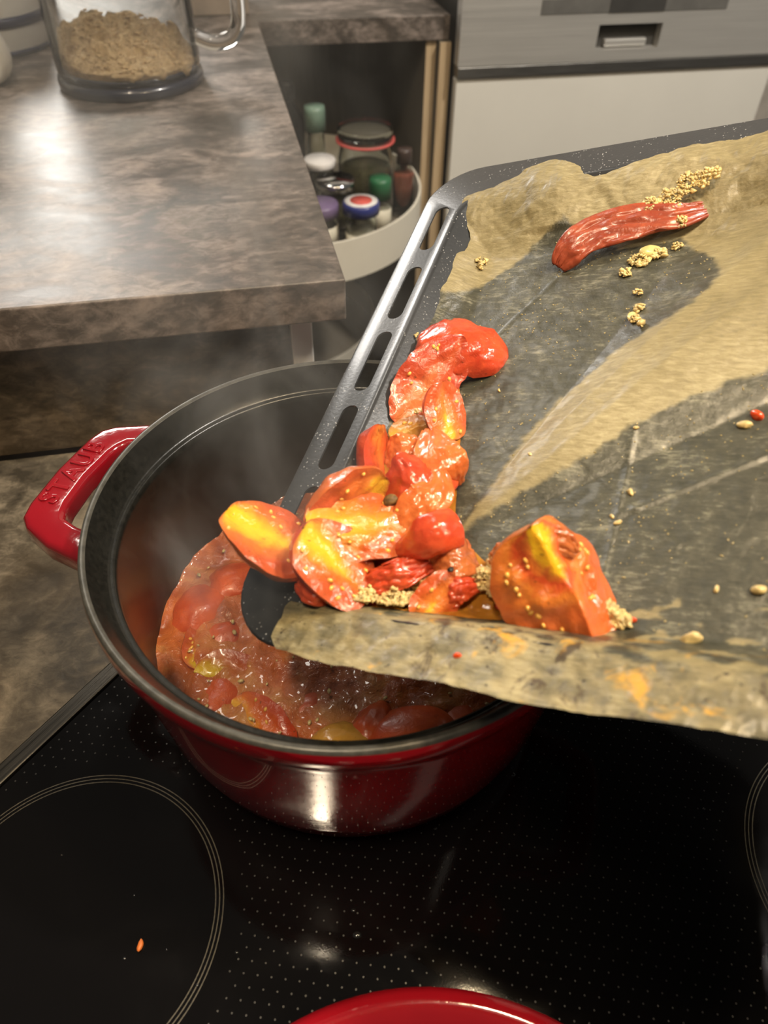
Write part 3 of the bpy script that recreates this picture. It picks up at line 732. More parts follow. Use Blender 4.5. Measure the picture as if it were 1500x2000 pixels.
SHEETS=[
('orange tomato skin folded to a point on the right edge of the pile',[(0.0666, 0.1401, -0.008), (0.0785, 0.1202, -0.002), (0.0875, 0.1103, -0.006), (0.0882, 0.1096, -0.018)],[0.0079, 0.0233, 0.0241, 0.0111],0.2,'orange',0.0006),
('wide red tomato skin with a charred stem end, in the middle of the pile',[(0.0538, 0.0898, -0.01), (0.0707, 0.0933, 0.0), (0.0793, 0.1019, 0.0), (0.0805, 0.118, -0.014)],[0.0155, 0.0332, 0.0346, 0.0189],0.16,'red',0.0008),
('curled translucent orange skin just above the rolled red skin',[(0.0759, 0.0696, -0.008), (0.0812, 0.0813, -0.002), (0.0865, 0.0926, 0.0), (0.0816, 0.1084, -0.004)],[0.0179, 0.0231, 0.0212, 0.0111],0.22,'orange',0.0006),
('rolled glossy red tomato skin on the right side of the pile',[(0.0714, 0.06, -0.01), (0.0871, 0.0616, 0.0), (0.0975, 0.0665, 0.004), (0.1036, 0.0741, -0.002)],[0.005, 0.0163, 0.0205, 0.0185],0.55,'red',0.0004),
('crumpled red tomato skin strip under the rolled skin',[(0.054, 0.0368, -0.014), (0.07, 0.0414, -0.006), (0.0837, 0.0475, -0.004), (0.0923, 0.0579, -0.01)],[0.0059, 0.0126, 0.0143, 0.0088],0.45,'red',0.0018),
('square brownish orange tomato skin with a black peppercorn on it',[(0.0923, 0.0591, -0.012), (0.1023, 0.0575, -0.004), (0.1088, 0.0612, -0.006), (0.1106, 0.068, -0.016)],[0.017, 0.0216, 0.0228, 0.0205],0.12,'brown',0.0007),
('short red tomato skin pointing right, next to the orange chunk',[(0.1043, 0.0422, -0.014), (0.1119, 0.0463, -0.01), (0.1187, 0.0552, -0.02)],[0.0117, 0.0121, 0.0033],0.4,'red',0.001),
('small red skin curl at the garlic-strewn foot of the pile',[(0.0372, 0.0317, -0.004), (0.0497, 0.028, -0.006), (0.051, 0.0355, -0.014)],[0.0075, 0.0159, 0.0059],0.4,'red',0.0008),
('pale red inner skin sheet lying under the yellow wedge',[(0.0664, 0.0512, -0.016), (0.0776, 0.0604, -0.012), (0.0864, 0.0673, -0.012)],[0.0144, 0.0247, 0.0174],0.2,'orange',0.0008),
('thin pale red skin between the narrow wedge and the olive chunk',[(0.0451, 0.1201, -0.014), (0.0569, 0.1246, -0.008), (0.0627, 0.1325, -0.012)],[0.0139, 0.0224, 0.012],0.25,'orange',0.0008),
('dark wrinkled tomato skin peeling off the back of the lone tomato half',[(0.1355, 0.0644, -0.004), (0.1471, 0.0623, 0.01), (0.156, 0.0634, 0.012), (0.1634, 0.0622, 0.004)],[0.006, 0.0129, 0.0137, 0.0054],0.35,'brown',0.0015),
('small brown tomato scrap left of the lone tomato half',[(0.1203, 0.0646, -0.018), (0.1271, 0.0632, -0.01), (0.1331, 0.0665, -0.012)],[0.0109, 0.0162, 0.0105],0.4,'brown',0.001),
('long roasted red pepper strip topped with garlic near the tray\'s far edge',[(0.1068, 0.2827, -0.018), (0.1151, 0.2897, -0.01), (0.131, 0.301, -0.008), (0.1527, 0.3066, -0.008), (0.1752, 0.3096, -0.01), (0.1961, 0.3265, -0.018)],[0.0096, 0.0207, 0.0234, 0.0226, 0.0162, 0.0023],0.14,'dark',0.0012),
]
CLUMPS=[
('golden minced garlic heaped along the lower edge of the tomato pile',[(0.0508, 0.0389, 0.0073, 78), (0.0687, 0.0379, 0.0097, 143), (0.0826, 0.0381, 0.0088, 156), (0.0898, 0.0493, 0.0057, 78), (0.0436, 0.0344, 0.004, 31), (0.077, 0.0462, 0.0054, 39), (0.1052, 0.0513, 0.005, 52)]),
('minced garlic trail between the pile and the lone tomato half',[(0.1193, 0.0558, 0.0063, 65), (0.1264, 0.0526, 0.0056, 78), (0.1362, 0.0473, 0.0045, 52), (0.145, 0.0446, 0.0044, 59), (0.1521, 0.0436, 0.0022, 20), (0.1229, 0.0661, 0.0044, 33)]),
('pale minced garlic mound on the right foot of the lone tomato half',[(0.1752, 0.0485, 0.005, 80), (0.1797, 0.0467, 0.0041, 70), (0.1834, 0.0456, 0.0025, 24)]),
('minced garlic crumbled over the roasted red pepper strip',[(0.1481, 0.3103, 0.008, 70), (0.1582, 0.3134, 0.0078, 90), (0.1679, 0.318, 0.0071, 90), (0.1771, 0.3262, 0.0059, 60), (0.1856, 0.3278, 0.0052, 50), (0.192, 0.3289, 0.0034, 24), (0.1752, 0.3051, 0.004, 30)]),
('minced garlic scattered down the paper below the pepper strip',[(0.1548, 0.2847, 0.0065, 60), (0.1482, 0.274, 0.0036, 26), (0.1643, 0.2893, 0.0052, 36), (0.1742, 0.2942, 0.0029, 16), (0.1577, 0.2546, 0.0026, 12), (0.1605, 0.2412, 0.0033, 30), (0.1598, 0.2308, 0.0033, 24), (0.164, 0.2242, 0.0022, 10)]),
('tiny garlic crumbs clinging to the raised paper by the tray\'s far corner',[(0.0525, 0.2958, 0.0034, 16), (0.0528, 0.2905, 0.0023, 8)]),
('seeds and garlic crumbs along the flange side of the tomato pile',[(0.0289, 0.201, 0.0025, 4), (0.037, 0.2118, 0.0028, 8), (0.0423, 0.1646, 0.0054, 26), (0.0559, 0.1586, 0.0065, 30), (0.0571, 0.145, 0.0044, 14), (0.0712, 0.1453, 0.0031, 8), (0.09, 0.1173, 0.0023, 8), (0.0509, 0.1299, 0.0051, 14), (0.0566, 0.1, 0.0031, 8)]),
]
BITS=[
('pale garlic bit on the dark paper near the lower right',(0.2095, 0.0413, -0.020999999999999998),0.0055,'garlic'),
('garlic bit at the paper\'s right, nearest the frame edge',(0.2315, 0.0671, -0.020999999999999998),0.0045,'garlic'),
('small round garlic crumb left of the right edge garlic bit',(0.2162, 0.0658, -0.020999999999999998),0.0025,'garlic'),
('yellow garlic crumb where the two paper creases meet',(0.1721, 0.0954, -0.020999999999999998),0.0028,'garlic'),
('tiny garlic crumb on the crease just above its twin',(0.1689, 0.0986, -0.020999999999999998),0.002,'garlic'),
('orange-red pepper scrap on the paper at the right frame edge',(0.2248, 0.1604, -0.020999999999999998),0.005,'redbit'),
('garlic scrap below the pepper scrap at the right edge',(0.2202, 0.155, -0.020999999999999998),0.0045,'garlic'),
('flat garlic slice under the roasted pepper strip',(0.1601, 0.2912, -0.020999999999999998),0.0075,'slice'),
('round translucent garlic slice at the foot of the garlic trail',(0.1577, 0.2345, -0.020999999999999998),0.0045,'slice'),
('tiny red chilli bit right of the pale garlic mound',(0.1851, 0.0469, -0.020999999999999998),0.0032,'redbit'),
('red chilli bit in the garlic trail left of the lone tomato',(0.1274, 0.0445, -0.020999999999999998),0.003,'redbit'),
('orange chilli bit stuck to the near paper edge',(0.126, 0.0081, 0.002),0.0025,'redbit'),
('small red chilli bit under the garlic at the pile\'s foot',(0.0711, 0.0331, -0.020999999999999998),0.0045,'redbit'),
('black peppercorn resting on the square tomato skin',(0.1089, 0.05, 0.0),0.0018,'pepper'),
('charred stem end at the centre of the tomato pile',(0.0672, 0.0842, 0.002),0.004,'stem'),
('yellow garlic crumb on the pale paper fold',(0.1727, 0.1486, -0.020999999999999998),0.0022,'garlic'),
('pale crumb on the dark paper left of the fold',(0.093, 0.1806, -0.020999999999999998),0.002,'garlic'),
('pale crumb near the olive edge of the side pleat',(0.1225, 0.1328, -0.020999999999999998),0.0018,'garlic'),
('golden crumb on the crease by the lone crumbs',(0.1751, 0.1132, -0.020999999999999998),0.003,'garlic'),
]

for i, (lab, c, ax, n, face, Rr, Rx, w, sk, fl_, sd, wr) in enumerate(WEDGES):
    c = (c[0], c[1], c[2] + .8 * max(0, paper_h(c[0], c[1]) - HB - .001)) if c[0] > .05 else c
    M = TM @ Matrix.Translation(c) @ orient(w, n, ax, face)
    wedge('tomato_wedge', lab, M, face, Rr, Rx, w, sk, fl_, sd, wr, i + 1, 'roasted tomato pieces on the tray')
SH = []
for i, (lab, pts, wd, bul, mt, wr) in enumerate(SHEETS):
    pts = [(x, y, z + .8 * max(0, paper_h(x, y) - HB - .001)) if y < .07 else (x, y, z) for x, y, z in pts]
    pep = 'pepper' in lab and 'peppercorn' not in lab
    SH.append(sheet('pepper_strip' if pep else 'tomato_skin', lab, TM, pts, wd, bul, SKIN[mt], wr, i + 1, None if pep else 'loose tomato skins on the tray', cat='pepper' if pep else 'tomato skin', thick=.0022 if pep else .0009))
M_sparkle = plain('oil_sparkle', (.32, .26, .12), .06, coat=.6, scale=60)  # pale glossy beads added to give the wet paper its tiny highlights
bm = bmesh.new(); rnd = random.Random(77); k = 0
while k < 900:
    a, b = rnd.uniform(.05, .30), rnd.uniform(.04, .31)
    if not (inside(W1, a, b) or inside(W2, a, b)) or noise.noise((a * 25, b * 25, 0)) < rnd.uniform(-.5, .3): continue
    s_ = rnd.uniform(.00022, .0006); k += 1
    icos(bm, Matrix.Translation((a, b, paper_h(a, b))) @ Matrix.Rotation(rnd.uniform(0, 6), 4, 'Z') @ Matrix.Diagonal((s_ * rnd.uniform(1, 2), s_, s_ * .6, 1)), 1)
o = bm_obj('oil_sparkle_drops', bm, M_sparkle, None, True); o.matrix_world = TM
tag(o, 'tiny oil drops added as sparkle over the dark parchment', 'oil', kind='stuff')
def crumb(bm, M, rnd, s_):
    for v in icos(bm, M, 1):
        v.co += Vector((rnd.uniform(-1, 1), rnd.uniform(-1, 1), rnd.uniform(-1, 1))) * s_ * .38
for i, (lab, rows) in enumerate(CLUMPS):
    bm = bmesh.new(); rnd = random.Random(100 + i); lift = .0065 if 'pepper strip' in lab and 'over' in lab else 0
    for a, b, rad, cnt in rows:
        for k in range(int(cnt * (3.0 if i < 2 else 1.7))):
            rr = rad * math.sqrt(rnd.random()); an = rnd.uniform(0, 2 * PI); s_ = rnd.uniform(.0004, .0011) * (1.6 if rnd.random() < .10 else 1)
            pile = (.011 if i == 0 else .007 if i == 1 else .0035) * (1 - rr / rad) * rnd.random()
            x, y = a + rr * math.cos(an), b + rr * math.sin(an)
            crumb(bm, Matrix.Translation((x, y, max(HB, paper_h(x, y)) + .0012 + lift + pile + (.0045 if i in (0, 1) else .003 if i == 6 else 0))) @ Matrix.Rotation(rnd.uniform(0, 6), 4, 'Z') @ Matrix.Rotation(rnd.uniform(0, 6), 4, 'X') @ Matrix.Diagonal((s_ * 1.5, s_, s_ * .8, 1)), rnd, s_)
    o = bm_obj('minced_garlic', bm, M_garlic, None, True); o.matrix_world = TM
    tag(o, lab, 'garlic', kind='stuff')
BM = {'garlic': M_garlic, 'redbit': M_redbit, 'pepper': M_pepper, 'stem': M_stem, 'slice': M_slice}
BN = {'garlic': 'garlic_bit', 'redbit': 'chilli_bit', 'pepper': 'peppercorn', 'stem': 'tomato_stem', 'slice': 'garlic_slice'}
for i, (lab, c, sz, k) in enumerate(BITS):
    sz *= .7 if k in ('garlic', 'redbit') else .9
    bm = bmesh.new(); rnd = random.Random(200 + i)
    flat = .28 if k == 'slice' else .62
    icos(bm, Matrix.Rotation(rnd.uniform(0, 6), 4, 'Z') @ Matrix.Diagonal((sz, sz * (.62 if k in ('garlic', 'redbit', 'slice') else 1), sz * flat, 1)), 3)
    for v in bm.verts: v.co = disp(v.co, i, sz * .28, .55 / sz)
    o = bm_obj(BN[k], bm, BM[k], None, True)
    if k == 'stem':
        o.name = 'stem_end'; o['label'] = lab; o.parent = SH[1]; o.matrix_world = TM @ Matrix.Translation(c); continue
    z = c[2] if k in ('pepper', 'stem') else paper_h(c[0], c[1]) + sz * .3
    o.matrix_world = TM @ Matrix.Translation((c[0], c[1], z)); tag(o, lab, 'garlic' if k in ('garlic', 'slice') else ('chilli' if k == 'redbit' else k.replace('stem', 'tomato stem').replace('pepper', 'peppercorn')))

# ------------------------------------------------------------------ red pot lid on the near edge of the cooktop
ld = thing('pot_lid', Matrix.Translation((.027, -.063, GL)), 'round cherry red enamelled lid lying at the bottom edge of the picture', 'lid')
lathe('lid_top', [(0, .0265), (.060, .026), (.115, .0245), (.128, .0245), (.1325, .0262), (.137, .0295), (.1415, .0312), (.146, .0305), (.1492, .0275), (.1503, .0225), (.1490, .0165), (.1455, .012)], M_red, ld, 128)
lathe('lid_underside', [(.1455, .012), (.141, .010), (.133, .009), (.131, .001), (.128, .001), (.126, .012), (.05, .019), (0, .0195)], M_inner, ld, 96)
lathe('knob', [(.0, .052), (.014, .0515), (.0185, .049), (.0195, .045), (.017, .041), (.011, .037), (.009, .030), (.012, .0262)], M_chrome, ld, 48)

# ------------------------------------------------------------------ crumbs and drops on the cooktop
def drop(x, y, s, label):
    s *= .62; bm = bmesh.new(); bmesh.ops.create_uvsphere(bm, u_segments=14, v_segments=8, radius=1, matrix=Matrix.Diagonal((s, s * .8, s * .45, 1)))
    for v in bm.verts: v.co.z = max(v.co.z, 0)
    o = bm_obj('water_drop', bm, M_drop, None, True); o.location = (x, y, GL - .0001); tag(o, label, 'water drop', 'water drops on the cooktop')
M_drop = plain('water_film', (.015, .015, .015), .04, coat=.5)
bm = bmesh.new(); icos(bm, Matrix.Diagonal((.0016, .0034, .0014, 1)), 2)
for v in bm.verts: v.co = disp(v.co, 3, .0006, 300)
o = bm_obj('food_crumb', bm, plain('orange_crumb', (.75, .20, .04), .4), None, True); o.location = (-0.1289, 0.1084, GL + .0012); tag(o, 'small orange food crumb inside the left heating ring', 'crumb')
drop(-0.1363, 0.1024, 0.0014, 'water drop just left of the orange crumb')
drop(-0.1145, 0.1069, 0.0011, 'water drop right of the orange crumb')
drop(-0.1389, 0.1338, 0.001, 'water drop above the orange crumb inside the ring')
drop(-0.1874, 0.1552, 0.001, 'faint water drop in the upper left of the heating ring')
drop(0.086, 0.2094, 0.0028, 'elongated bright water drop near the pot\'s right foot')
drop(0.0346, 0.1745, 0.002, 'water drop just below the pot\'s base')
drop(-0.0135, 0.1281, 0.0022, 'bright water drop right of the heating ring')
drop(-0.011, 0.1157, 0.004, 'flat water smear above the red lid')
drop(-0.0762, 0.1062, 0.0016, 'water drop just outside the heating ring')
drop(-0.0949, 0.0905, 0.0014, 'water drop on the heating ring\'s lower right edge')
drop(0.2031, 0.1893, 0.0016, 'water drop near the right heating ring')

# ------------------------------------------------------------------ things on the raised counter
ZB = .165
# glass jug with flakes
jm = RM @ Matrix.Translation((-.105, 1.120, ZB))
jug = thing('glass_jug', jm, 'clear glass jug with a dark base and tube handle, holding ground flakes', 'jug')
M_glass = glass('clear_glass', (.97, .98, .97))
lathe('glass_body', [(.0, .0150), (.080, .0150), (.0885, .017), (.0905, .024), (.0905, .235), (.0915, .238), (.0895, .240), (.0872, .238), (.0872, .026), (.084, .0195), (.078, .0180), (0, .0180)], M_glass, jug, 96)
lathe('base_ring', [(0, .0005), (.088, .0005), (.0918, .003), (.0925, .009), (.0910, .0140), (.083, .0145), (0, .0145)], plain('navy_black_base', (.008, .010, .022), .25, coat=.4), jug, 96)
hp = [(.088, -.012, .052), (.108, -.016, .045), (.128, -.019, .047), (.141, -.021, .058), (.146, -.022, .078), (.146, -.022, .13), (.145, -.022, .175), (.138, -.021, .196), (.122, -.018, .206), (.088, -.013, .206)]
hp = [catmull(hp, i / 40) for i in range(41)]
tube('handle', hp, .0095, glass('handle_glass', (.93, .93, .90), .04), jug, 18)
def flakes_mat():
    m, nt, b = nodes('ground_flakes')
    n = tex_noise(nt, coord(nt), 130, 5, .7, .4); r = ramp(nt, [(.3, (.46, .29, .13)), (.55, (.72, .50, .25)), (.75, (.86, .68, .42))]); nt.links.new(n.outputs[0], r.inputs[0])
    nt.links.new(r.outputs[0], b.inputs['Base Color']); setin(b, Roughness=.8); bump(nt, b, n.outputs[0], 1.0, .006); return m
M_fl = flakes_mat()
vs, fs = [], []; nr, na = 26, 72; rb = .0865
def flake_h(x, y):
    return .034 + .010 * (y / .086) - .010 * (x / .086) + .012 * noise.noise((x * 28, y * 28, 1)) + .009 * noise.noise((x * 70, y * 70, 2)) + .005 * noise.noise((x * 160, y * 160, 3))
vs.append((0, 0, flake_h(0, 0)))
for j in range(1, nr + 1):
    for i in range(na):
        a = 2 * PI * i / na; rr = rb * j / nr; x, y = rr * math.cos(a), rr * math.sin(a); vs.append((x, y, flake_h(x, y)))
for k, z in enumerate((.030, .0195)):
    for i in range(na):
        a = 2 * PI * i / na; rr = rb if k == 0 else .079; vs.append((rr * math.cos(a), rr * math.sin(a), z))
for i in range(na): fs.append((0, 1 + i, 1 + (i + 1) % na))
for j in range(nr + 1):
    for i in range(na):
        k = (i + 1) % na; o_ = 1 + j * na; fs.append((o_ + i, o_ + na + i, o_ + na + k, o_ + k))
fs.append(tuple(1 + (nr + 1) * na + i for i in range(na)))
o = mesh('ground_flakes', vs, fs, M_fl); o.matrix_world = jm
tag(o, 'tan ground flakes filling the bottom of the glass jug', 'flakes', kind='stuff')
bm = bmesh.new(); rnd = random.Random(11)
for k in range(700):
    a = rnd.uniform(0, 2 * PI); rr = .083 * math.sqrt(rnd.random()); x, y = rr * math.cos(a), rr * math.sin(a); s_ = rnd.uniform(.0012, .0034)
    icos(bm, Matrix.Translation((x, y, flake_h(x, y) + rnd.uniform(-.001, .002))) @ Matrix.Rotation(rnd.uniform(0, 6), 4, 'Z') @ Matrix.Rotation(rnd.uniform(-.8, .8), 4, 'X') @ Matrix.Diagonal((s_ * 1.3, s_, s_ * .45, 1)), 1)
o2 = bm_obj('loose_flakes', bm, M_fl, o); o2['kind'] = 'stuff'

# white canister with navy bands behind the jug
cm = RM @ Matrix.Translation((-.318, 1.335, ZB))
can = thing('enamel_canister', cm, 'white enamel canister with navy bands standing behind the glass jug', 'canister')
M_enw = plain('white_enamel', (.50, .48, .43), .25, coat=.3, amt=.05)
M_navy = plain('navy_band', (.012, .016, .045), .3, coat=.3)
lathe('body', [(0, .006), (.088, .006), (.0905, .009), (.092, .10), (.090, .106), (0, .106)], M_enw, can, 72)
lathe('band', [(.0905, .0355), (.0932, .0355), (.0936, .048), (.091, .048)], M_navy, can, 72)
lathe('foot_ring', [(0, .0004), (.086, .0004), (.090, .003), (.0905, .0085), (.085, .0095), (0, .0095)], M_navy, can, 72)
lathe('lid', [(0, .118), (.050, .117), (.080, .112), (.0925, .107), (.0935, .104), (.0905, .1025)], plain('navy_lid', (.016, .018, .03), .2, coat=.5), can, 72)
lathe('lid_knob', [(0, .142), (.010, .141), (.014, .135), (.011, .127), (.009, .117)], M_chrome, can, 32)
# white bulging vase cut by the left frame edge
vm = RM @ Matrix.Translation((-.315, 1.150, ZB))
lathe_o = lathe('white_vase', [(0, .0005), (.046, .0005), (.054, .005), (.0605, .016), (.0620, .026), (.0595, .042), (.051, .070), (.042, .100), (.035, .135), (.034, .175), (.041, .195), (.0395, .197), (.031, .175), (.032, .135), (.039, .100), (.048, .070), (.0565, .042), (.059, .026), (.052, .010), (0, .006)], plain('white_glaze', (.74, .71, .64), .25, coat=.3, amt=.03), None, 64)
lathe_o.matrix_world = vm; tag(lathe_o, 'white bulging vase at the left picture edge beside the canister', 'vase')
# brown box at the back of the counter, behind the jug handle
bxm = RM @ Matrix.Translation((.005, 1.52, ZB))
bx_ = thing('storage_box', bxm, 'brown box on the counter seen behind the jug handle', 'box')
M_card = plain('brown_card', (.20, .155, .115), .7, amt=.25, scale=25)
box('box_body', -.060, .068, -.05, .09, .0005, .085, M_card, bx_, .003)
box('box_lid', -.063, .071, -.053, .093, .0852, .112, plain('brown_card_lid', (.15, .11, .08), .7, amt=.25, scale=25), bx_, .003)

# ------------------------------------------------------------------ corner cabinet with swing-out shelves
cb = thing('corner_cabinet', RM @ Matrix.Translation((0, 1.44, -.92)), 'open corner cabinet under the counter with swing-out shelves', 'cabinet')
box('side_panel', .374, .391, 0, .59, .08, 1.046, M_carc, cb)
box('side_panel', -.60, -.583, 0, .59, .08, 1.046, M_carc, cb)
box('back_panel', -.583, .374, .572, .59, .08, 1.046, M_carc, cb)
box('bottom_panel', -.583, .374, 0, .572, .08, .098, M_carc, cb)
box('edge_strip', .3735, .3915, -.0015, 0, .08, 1.046, M_wood, cb)
hs = thing('dishwasher_housing', RM @ Matrix.Translation((.404, 1.42, -.92)), 'light oak housing panel between the corner cabinet and the dishwasher', 'panel')
box('panel', -.0098, .0098, .004, .60, 0, 1.046, M_carc, hs)
box('edge_strip', -.0098, .0098, 0, .0035, 0, 1.046, M_wood, hs)
pole = lathe('swing_pole', [(0, .1), (.012, .1), (.012, 1.03), (0, 1.03)], M_chrome, None, 24)
pole.matrix_world = RM @ Matrix.Translation((-.02, 1.60, -.92)); tag(pole, 'chrome swing pole standing inside the corner cabinet', 'pole')
def swing_shelf(cu, cv, z, label):
    t = thing('swing_shelf', RM @ Matrix.Translation((cu, cv, z)), label, 'shelf', 'swing-out cabinet shelves')
    n = 80; ru, rv = .245, .270
    out = [(ru * math.cos(2 * PI * i / n), rv * math.sin(2 * PI * i / n)) for i in range(n)]
    prism('shelf_board', [(x * .985, y * .985) for x, y in out], 0, .012, M_carc, t)
    vs, fs = [], []
    for (x, y) in out:
        for k, zz in ((1, -.004), (1, .066), (.982, .066), (.982, -.004)): vs.append((x * k, y * k, zz))
    for i in range(n):
        j = (i + 1) % n
        for k in range(4):
            l = (k + 1) % 4; fs.append((4 * i + k, 4 * j + k, 4 * j + l, 4 * i + l))
    rl = mesh('rail', vs, fs, M_rail, t, smooth=False); rl['label'] = 'white curved rail'
    return t
SHZ = -.150
swing_shelf(.112, 1.400, SHZ, 'upper swing-out shelf with a white curved rail, holding spice jars')
swing_shelf(.085, 1.72, -.60, 'lower swing-out shelf deep inside the corner cabinet')
# jars on the shelf
ZS = SHZ + .0123
M_jar = glass('jar_glass', (.90, .93, .90), .03)
def jar(u, v, r, h, name, label, cat, lid_mat, lid_h, lid_r=None, fill=None, fill_h=0, lab_mat=None, lab=(0, 0), body_mat=None, neck=None):
    t = thing(name, RM @ Matrix.Translation((u, v, ZS)), label, cat, 'jars on the upper swing shelf')
    nk = neck or r * .9; hs_ = h - lid_h
    lathe('jar_body', [(0, .0005), (r * .93, .0005), (r, .004), (r, hs_ * .78), (nk, hs_ * .95), (nk, hs_ + lid_h * .5), (nk * .9, hs_ + lid_h * .5), (nk * .9, hs_ * .93), (r * .93, hs_ * .76), (r * .93, .006), (0, .005)], body_mat or M_jar, t, 40)
    lr = lid_r or nk * 1.1
    lo = lathe('lid', [(nk * .92, hs_), (lr, hs_), (lr * 1.01, hs_ + lid_h * .8), (lr * .95, h), (0, h + .001)], lid_mat, t, 40)
    if fill: lathe('contents', [(0, .0065), (r * .90, .0065), (r * .90, fill_h), (0, fill_h + .002)], fill, t, 32)
    if lab_mat: lathe('paper_label', [(r * 1.005, lab[0]), (r * 1.012, lab[0]), (r * 1.012, lab[1]), (r * 1.005, lab[1])], lab_mat, t, 40)
    return t, lo, h, lr
M_blue = plain('blue_lid', (.035, .045, .20), .3); M_lidw = plain('white_print', (.75, .72, .70), .4); M_lidr = plain('red_print', (.60, .10, .08), .4)
M_spice = plain('dried_herbs', (.10, .085, .04), .8, scale=250, amt=.5); M_pale = plain('pale_powder', (.52, .48, .38), .8)
M_redsp = plain('paprika_powder', (.22, .05, .02), .7); M_lab = plain('cream_label', (.66, .62, .50), .6)
t, lo, h, lr = jar(.213, 1.205, .0265, .090, 'spice_jar', 'spice jar with a blue lid printed with a red and white disc', 'jar', M_blue, .018, .031, M_pale, .04, M_lab, (.012, .040))
lathe('lid_print_ring', [(lr * .55, .0013), (lr * .90, .0007), (lr * .90, .0002)], M_lidw, lo, 40).location = (0, 0, h)
lathe('lid_print_disc', [(0, .0022), (lr * .60, .0018), (lr * .60, .0002)], M_lidr, lo, 40).location = (0, 0, h)
jar(.184, 1.296, .034, .094, 'spice_jar', 'spice jar with a shiny silver lid behind the blue-lidded jar', 'jar', M_chrome, .014, .0345, M_spice, .06)
jar(.147, 1.222, .028, .085, 'spice_jar', 'jar with a white and violet lid half hidden by the counter edge', 'jar', plain('violet_lid', (.16, .11, .22), .35), .02, .030, M_pale, .04, M_lab, (.02, .05))
t, lo, h, lr = jar(.252, 1.375, .050, .150, 'preserving_jar', 'large preserving jar with a glass lid and red rubber seal', 'jar', M_jar, .022, .050, M_spice, .085)
lathe('rubber_seal', [(.046, .127), (.0535, .127), (.0535, .1305), (.046, .1305)], plain('red_rubber', (.62, .10, .09), .5), t, 48)
jar(.262, 1.285, .020, .095, 'sauce_bottle', 'small bottle with a bright green cap in front of the preserving jar', 'bottle', plain('green_cap', (.015, .13, .05), .4), .034, .0195, M_pale, .045, M_lab, (.008, .045), neck=.017)
jar(.168, 1.420, .0175, .175, 'glass_vial', 'slim glass vial with a pale green cap at the counter edge', 'vial', plain('pale_green_cap', (.17, .26, .20), .4), .040, .019, M_pale, .03)
jar(.164, 1.345, .026, .112, 'spice_jar', 'short jar with a flat white lid in front of the slim vial', 'jar', M_lidw, .012, .028, M_spice, .05)
jar(.318, 1.345, .020, .120, 'sauce_bottle', 'dark red sauce bottle beside the shelf rail at the right', 'bottle', plain('dark_cap', (.05, .03, .025), .4), .025, .014, M_redsp, .08, neck=.012)
jar(.130, 1.52, .030, .190, 'oil_bottle', 'dark tall bottle at the back of the shelf by the counter edge', 'bottle', M_black, .03, .014, plain('dark_oil', (.03, .025, .012), .2), .12, neck=.012, body_mat=glass('dark_glass', (.20, .18, .12), .03))

# ------------------------------------------------------------------ dishwasher
dw = thing('dishwasher', RM @ Matrix.Translation((.732, 1.395, -.64)), 'built-in dishwasher with white door and brushed steel control panel', 'dishwasher')
Z0 = .64
box('door', -.312, .312, 0, .022, .0, .075 + Z0, M_white, dw, .002)
box('body', -.298, .298, .026, .58, .0, .24 + Z0, M_dark, dw)
# control panel with a recessed grip and a display strip, built from bars around the openings
x0, x1 = -.312, .312; zb, zt = .0765 + Z0, .245 + Z0
gx0, gx1, gz0, gz1 = -.060, .060, .112 + Z0, .150 + Z0
cpn = thing('tmp_', Matrix(), 'x', 'x'); bpy.data.objects.remove(cpn)
bm = bmesh.new()
def addbox(bm, a0, a1, b0, b1, c0, c1):
    r_ = bmesh.ops.create_cube(bm, size=1)
    for v in r_['verts']: v.co = ((a0 + a1) / 2 + v.co.x * (a1 - a0), (b0 + b1) / 2 + v.co.y * (b1 - b0), (c0 + c1) / 2 + v.co.z * (c1 - c0))
addbox(bm, x0, gx0, -.004, .022, zb + .018, zt); addbox(bm, gx1, x1, -.004, .022, zb + .018, zt)
addbox(bm, gx0, gx1, -.004, .022, zb + .018, gz0); addbox(bm, gx0, gx1, -.004, .022, gz1, zt)
cp = bm_obj('control_panel', bm, M_steel, dw)
box('grip_recess', gx0, gx1, .014, .0225, gz0, gz1, M_dark, cp)
box('grip_lip', gx0 + .02, gx1 - .02, .004, .014, gz0 + .002, gz0 + .014, M_steel, cp, .002)
box('lower_rail', x0, x1, -.006, .022, zb, zb + .017, brushed('steel_rail', (.36, .35, .33), .4), dw, .001)
M_disp = plain('display_strip', (.30, .29, .27), .3, .6)
box('display_strip', -.172, .176, -.0052, -.004, .168 + Z0, .190 + Z0, M_disp, cp)
box('display_window', -.048, .056, -.0060, -.0052, .168 + Z0, .190 + Z0, plain('display_dark', (.06, .058, .055), .25), cp)

# ------------------------------------------------------------------ range hood above the cooktop (seen mirrored in the glass)
hd = thing('range_hood', CTM @ Matrix.Translation((.41, -.10, .80)), 'steel range hood hanging over the cooktop, mirrored in its glass', 'range hood')
box('canopy', -.52, -.02, -.46, .155, 0, .05, brushed('hood_steel', (.26, .25, .23), .35), hd, .003)
box('chimney', -.36, -.10, -.28, -.02, .05, .75, M_steel, hd, .003)
M_underglow = bpy.data.materials.new('hood_underside_glow'); M_underglow.use_nodes = True
pb = M_underglow.node_tree.nodes['Principled BSDF']; pb.inputs['Emission Color'].default_value = (1, .90, .74, 1); pb.inputs['Emission Strength'].default_value = 1.1
box('underside_glow', -.30, -.035, -.42, .135, -.0012, .001, M_underglow, hd)  # emissive sheet standing in for the softly lit steel underside
M_bulb = bpy.data.materials.new('hood_bulb'); M_bulb.use_nodes = True
bb = M_bulb.node_tree.nodes['Principled BSDF']; bb.inputs['Emission Color'].default_value = (1, .78, .48, 1); bb.inputs['Emission Strength'].default_value = 14
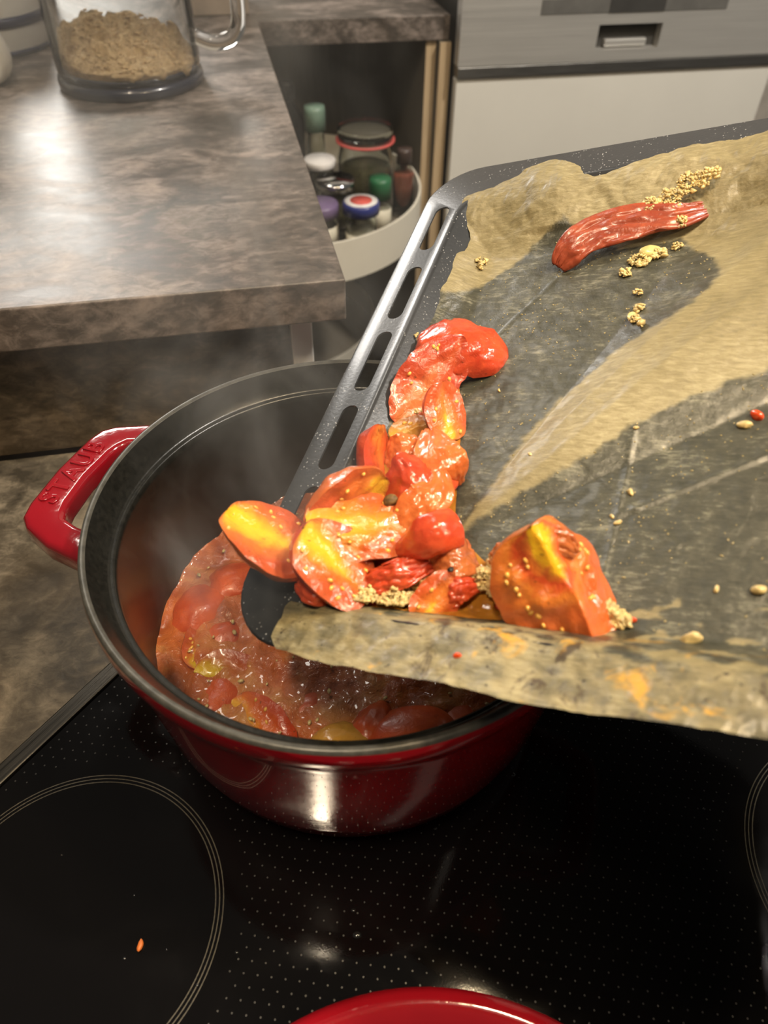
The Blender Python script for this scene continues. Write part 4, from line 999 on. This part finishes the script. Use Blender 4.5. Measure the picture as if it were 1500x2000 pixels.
for y in (-.36, .08):
    b_ = lathe('lamp_lens', [(0, -.002), (.043, -.002), (.045, -.0005), (.045, .003), (0, .003)], M_bulb, hd, 32); b_.location = (-.114, y, 0)
    p = hd.matrix_world @ Vector((-.114, y, -.006))
    area('hood_lamp', p, (p.x, p.y, 0), .08, .08, 2.2, WARM, 170)

# ------------------------------------------------------------------ steam
def steam_mat():
    m = bpy.data.materials.new('steam'); m.use_nodes = True; nt = m.node_tree
    nt.nodes.remove(nt.nodes['Principled BSDF']); out = nt.nodes['Material Output']
    v = N(nt, 'ShaderNodeVolumeScatter'); setin(v, Color=(.98, .97, .95, 1), Anisotropy=.2)
    co = coord(nt)
    mp = N(nt, 'ShaderNodeMapping'); nt.links.new(co, mp.inputs[0]); mp.inputs['Scale'].default_value = (1, 1, .55)
    n = tex_noise(nt, mp.outputs[0], 11, 4, .6, 1.2); r = ramp(nt, [(.48, 0), (.74, 1)]); nt.links.new(n.outputs[0], r.inputs[0])
    sep = N(nt, 'ShaderNodeSeparateXYZ'); nt.links.new(co, sep.inputs[0])
    # denser near the broth, thinning as it climbs, fading toward the plume's sides
    fz = N(nt, 'ShaderNodeMapRange'); nt.links.new(sep.outputs[2], fz.inputs[0]); setin(fz, From_Min=0.0, From_Max=.42, To_Min=1.0, To_Max=.10)
    rad = math_(nt, 'SQRT', math_(nt, 'ADD', math_(nt, 'MULTIPLY', sep.outputs[0], sep.outputs[0]), math_(nt, 'MULTIPLY', sep.outputs[1], sep.outputs[1])))
    fr_ = N(nt, 'ShaderNodeMapRange'); nt.links.new(rad, fr_.inputs[0]); setin(fr_, From_Min=.05, From_Max=.125, To_Min=1.0, To_Max=0.0)
    d = math_(nt, 'MULTIPLY', math_(nt, 'MULTIPLY', r.outputs[0], fz.outputs[0]), math_(nt, 'MULTIPLY', fr_.outputs[0], 10.0))
    nt.links.new(d, v.inputs['Density']); nt.links.new(v.outputs[0], out.inputs['Volume']); return m
so = lathe('steam', [(0, .004), (.10, .004), (.122, .02), (.125, .06), (.120, .15), (.115, .30), (.09, .40), (0, .42)], steam_mat(), None, 40)
so.location = (-.068, .305, GL + SZ); tag(so, 'thin white steam rising out of the red pot', 'steam', kind='stuff')
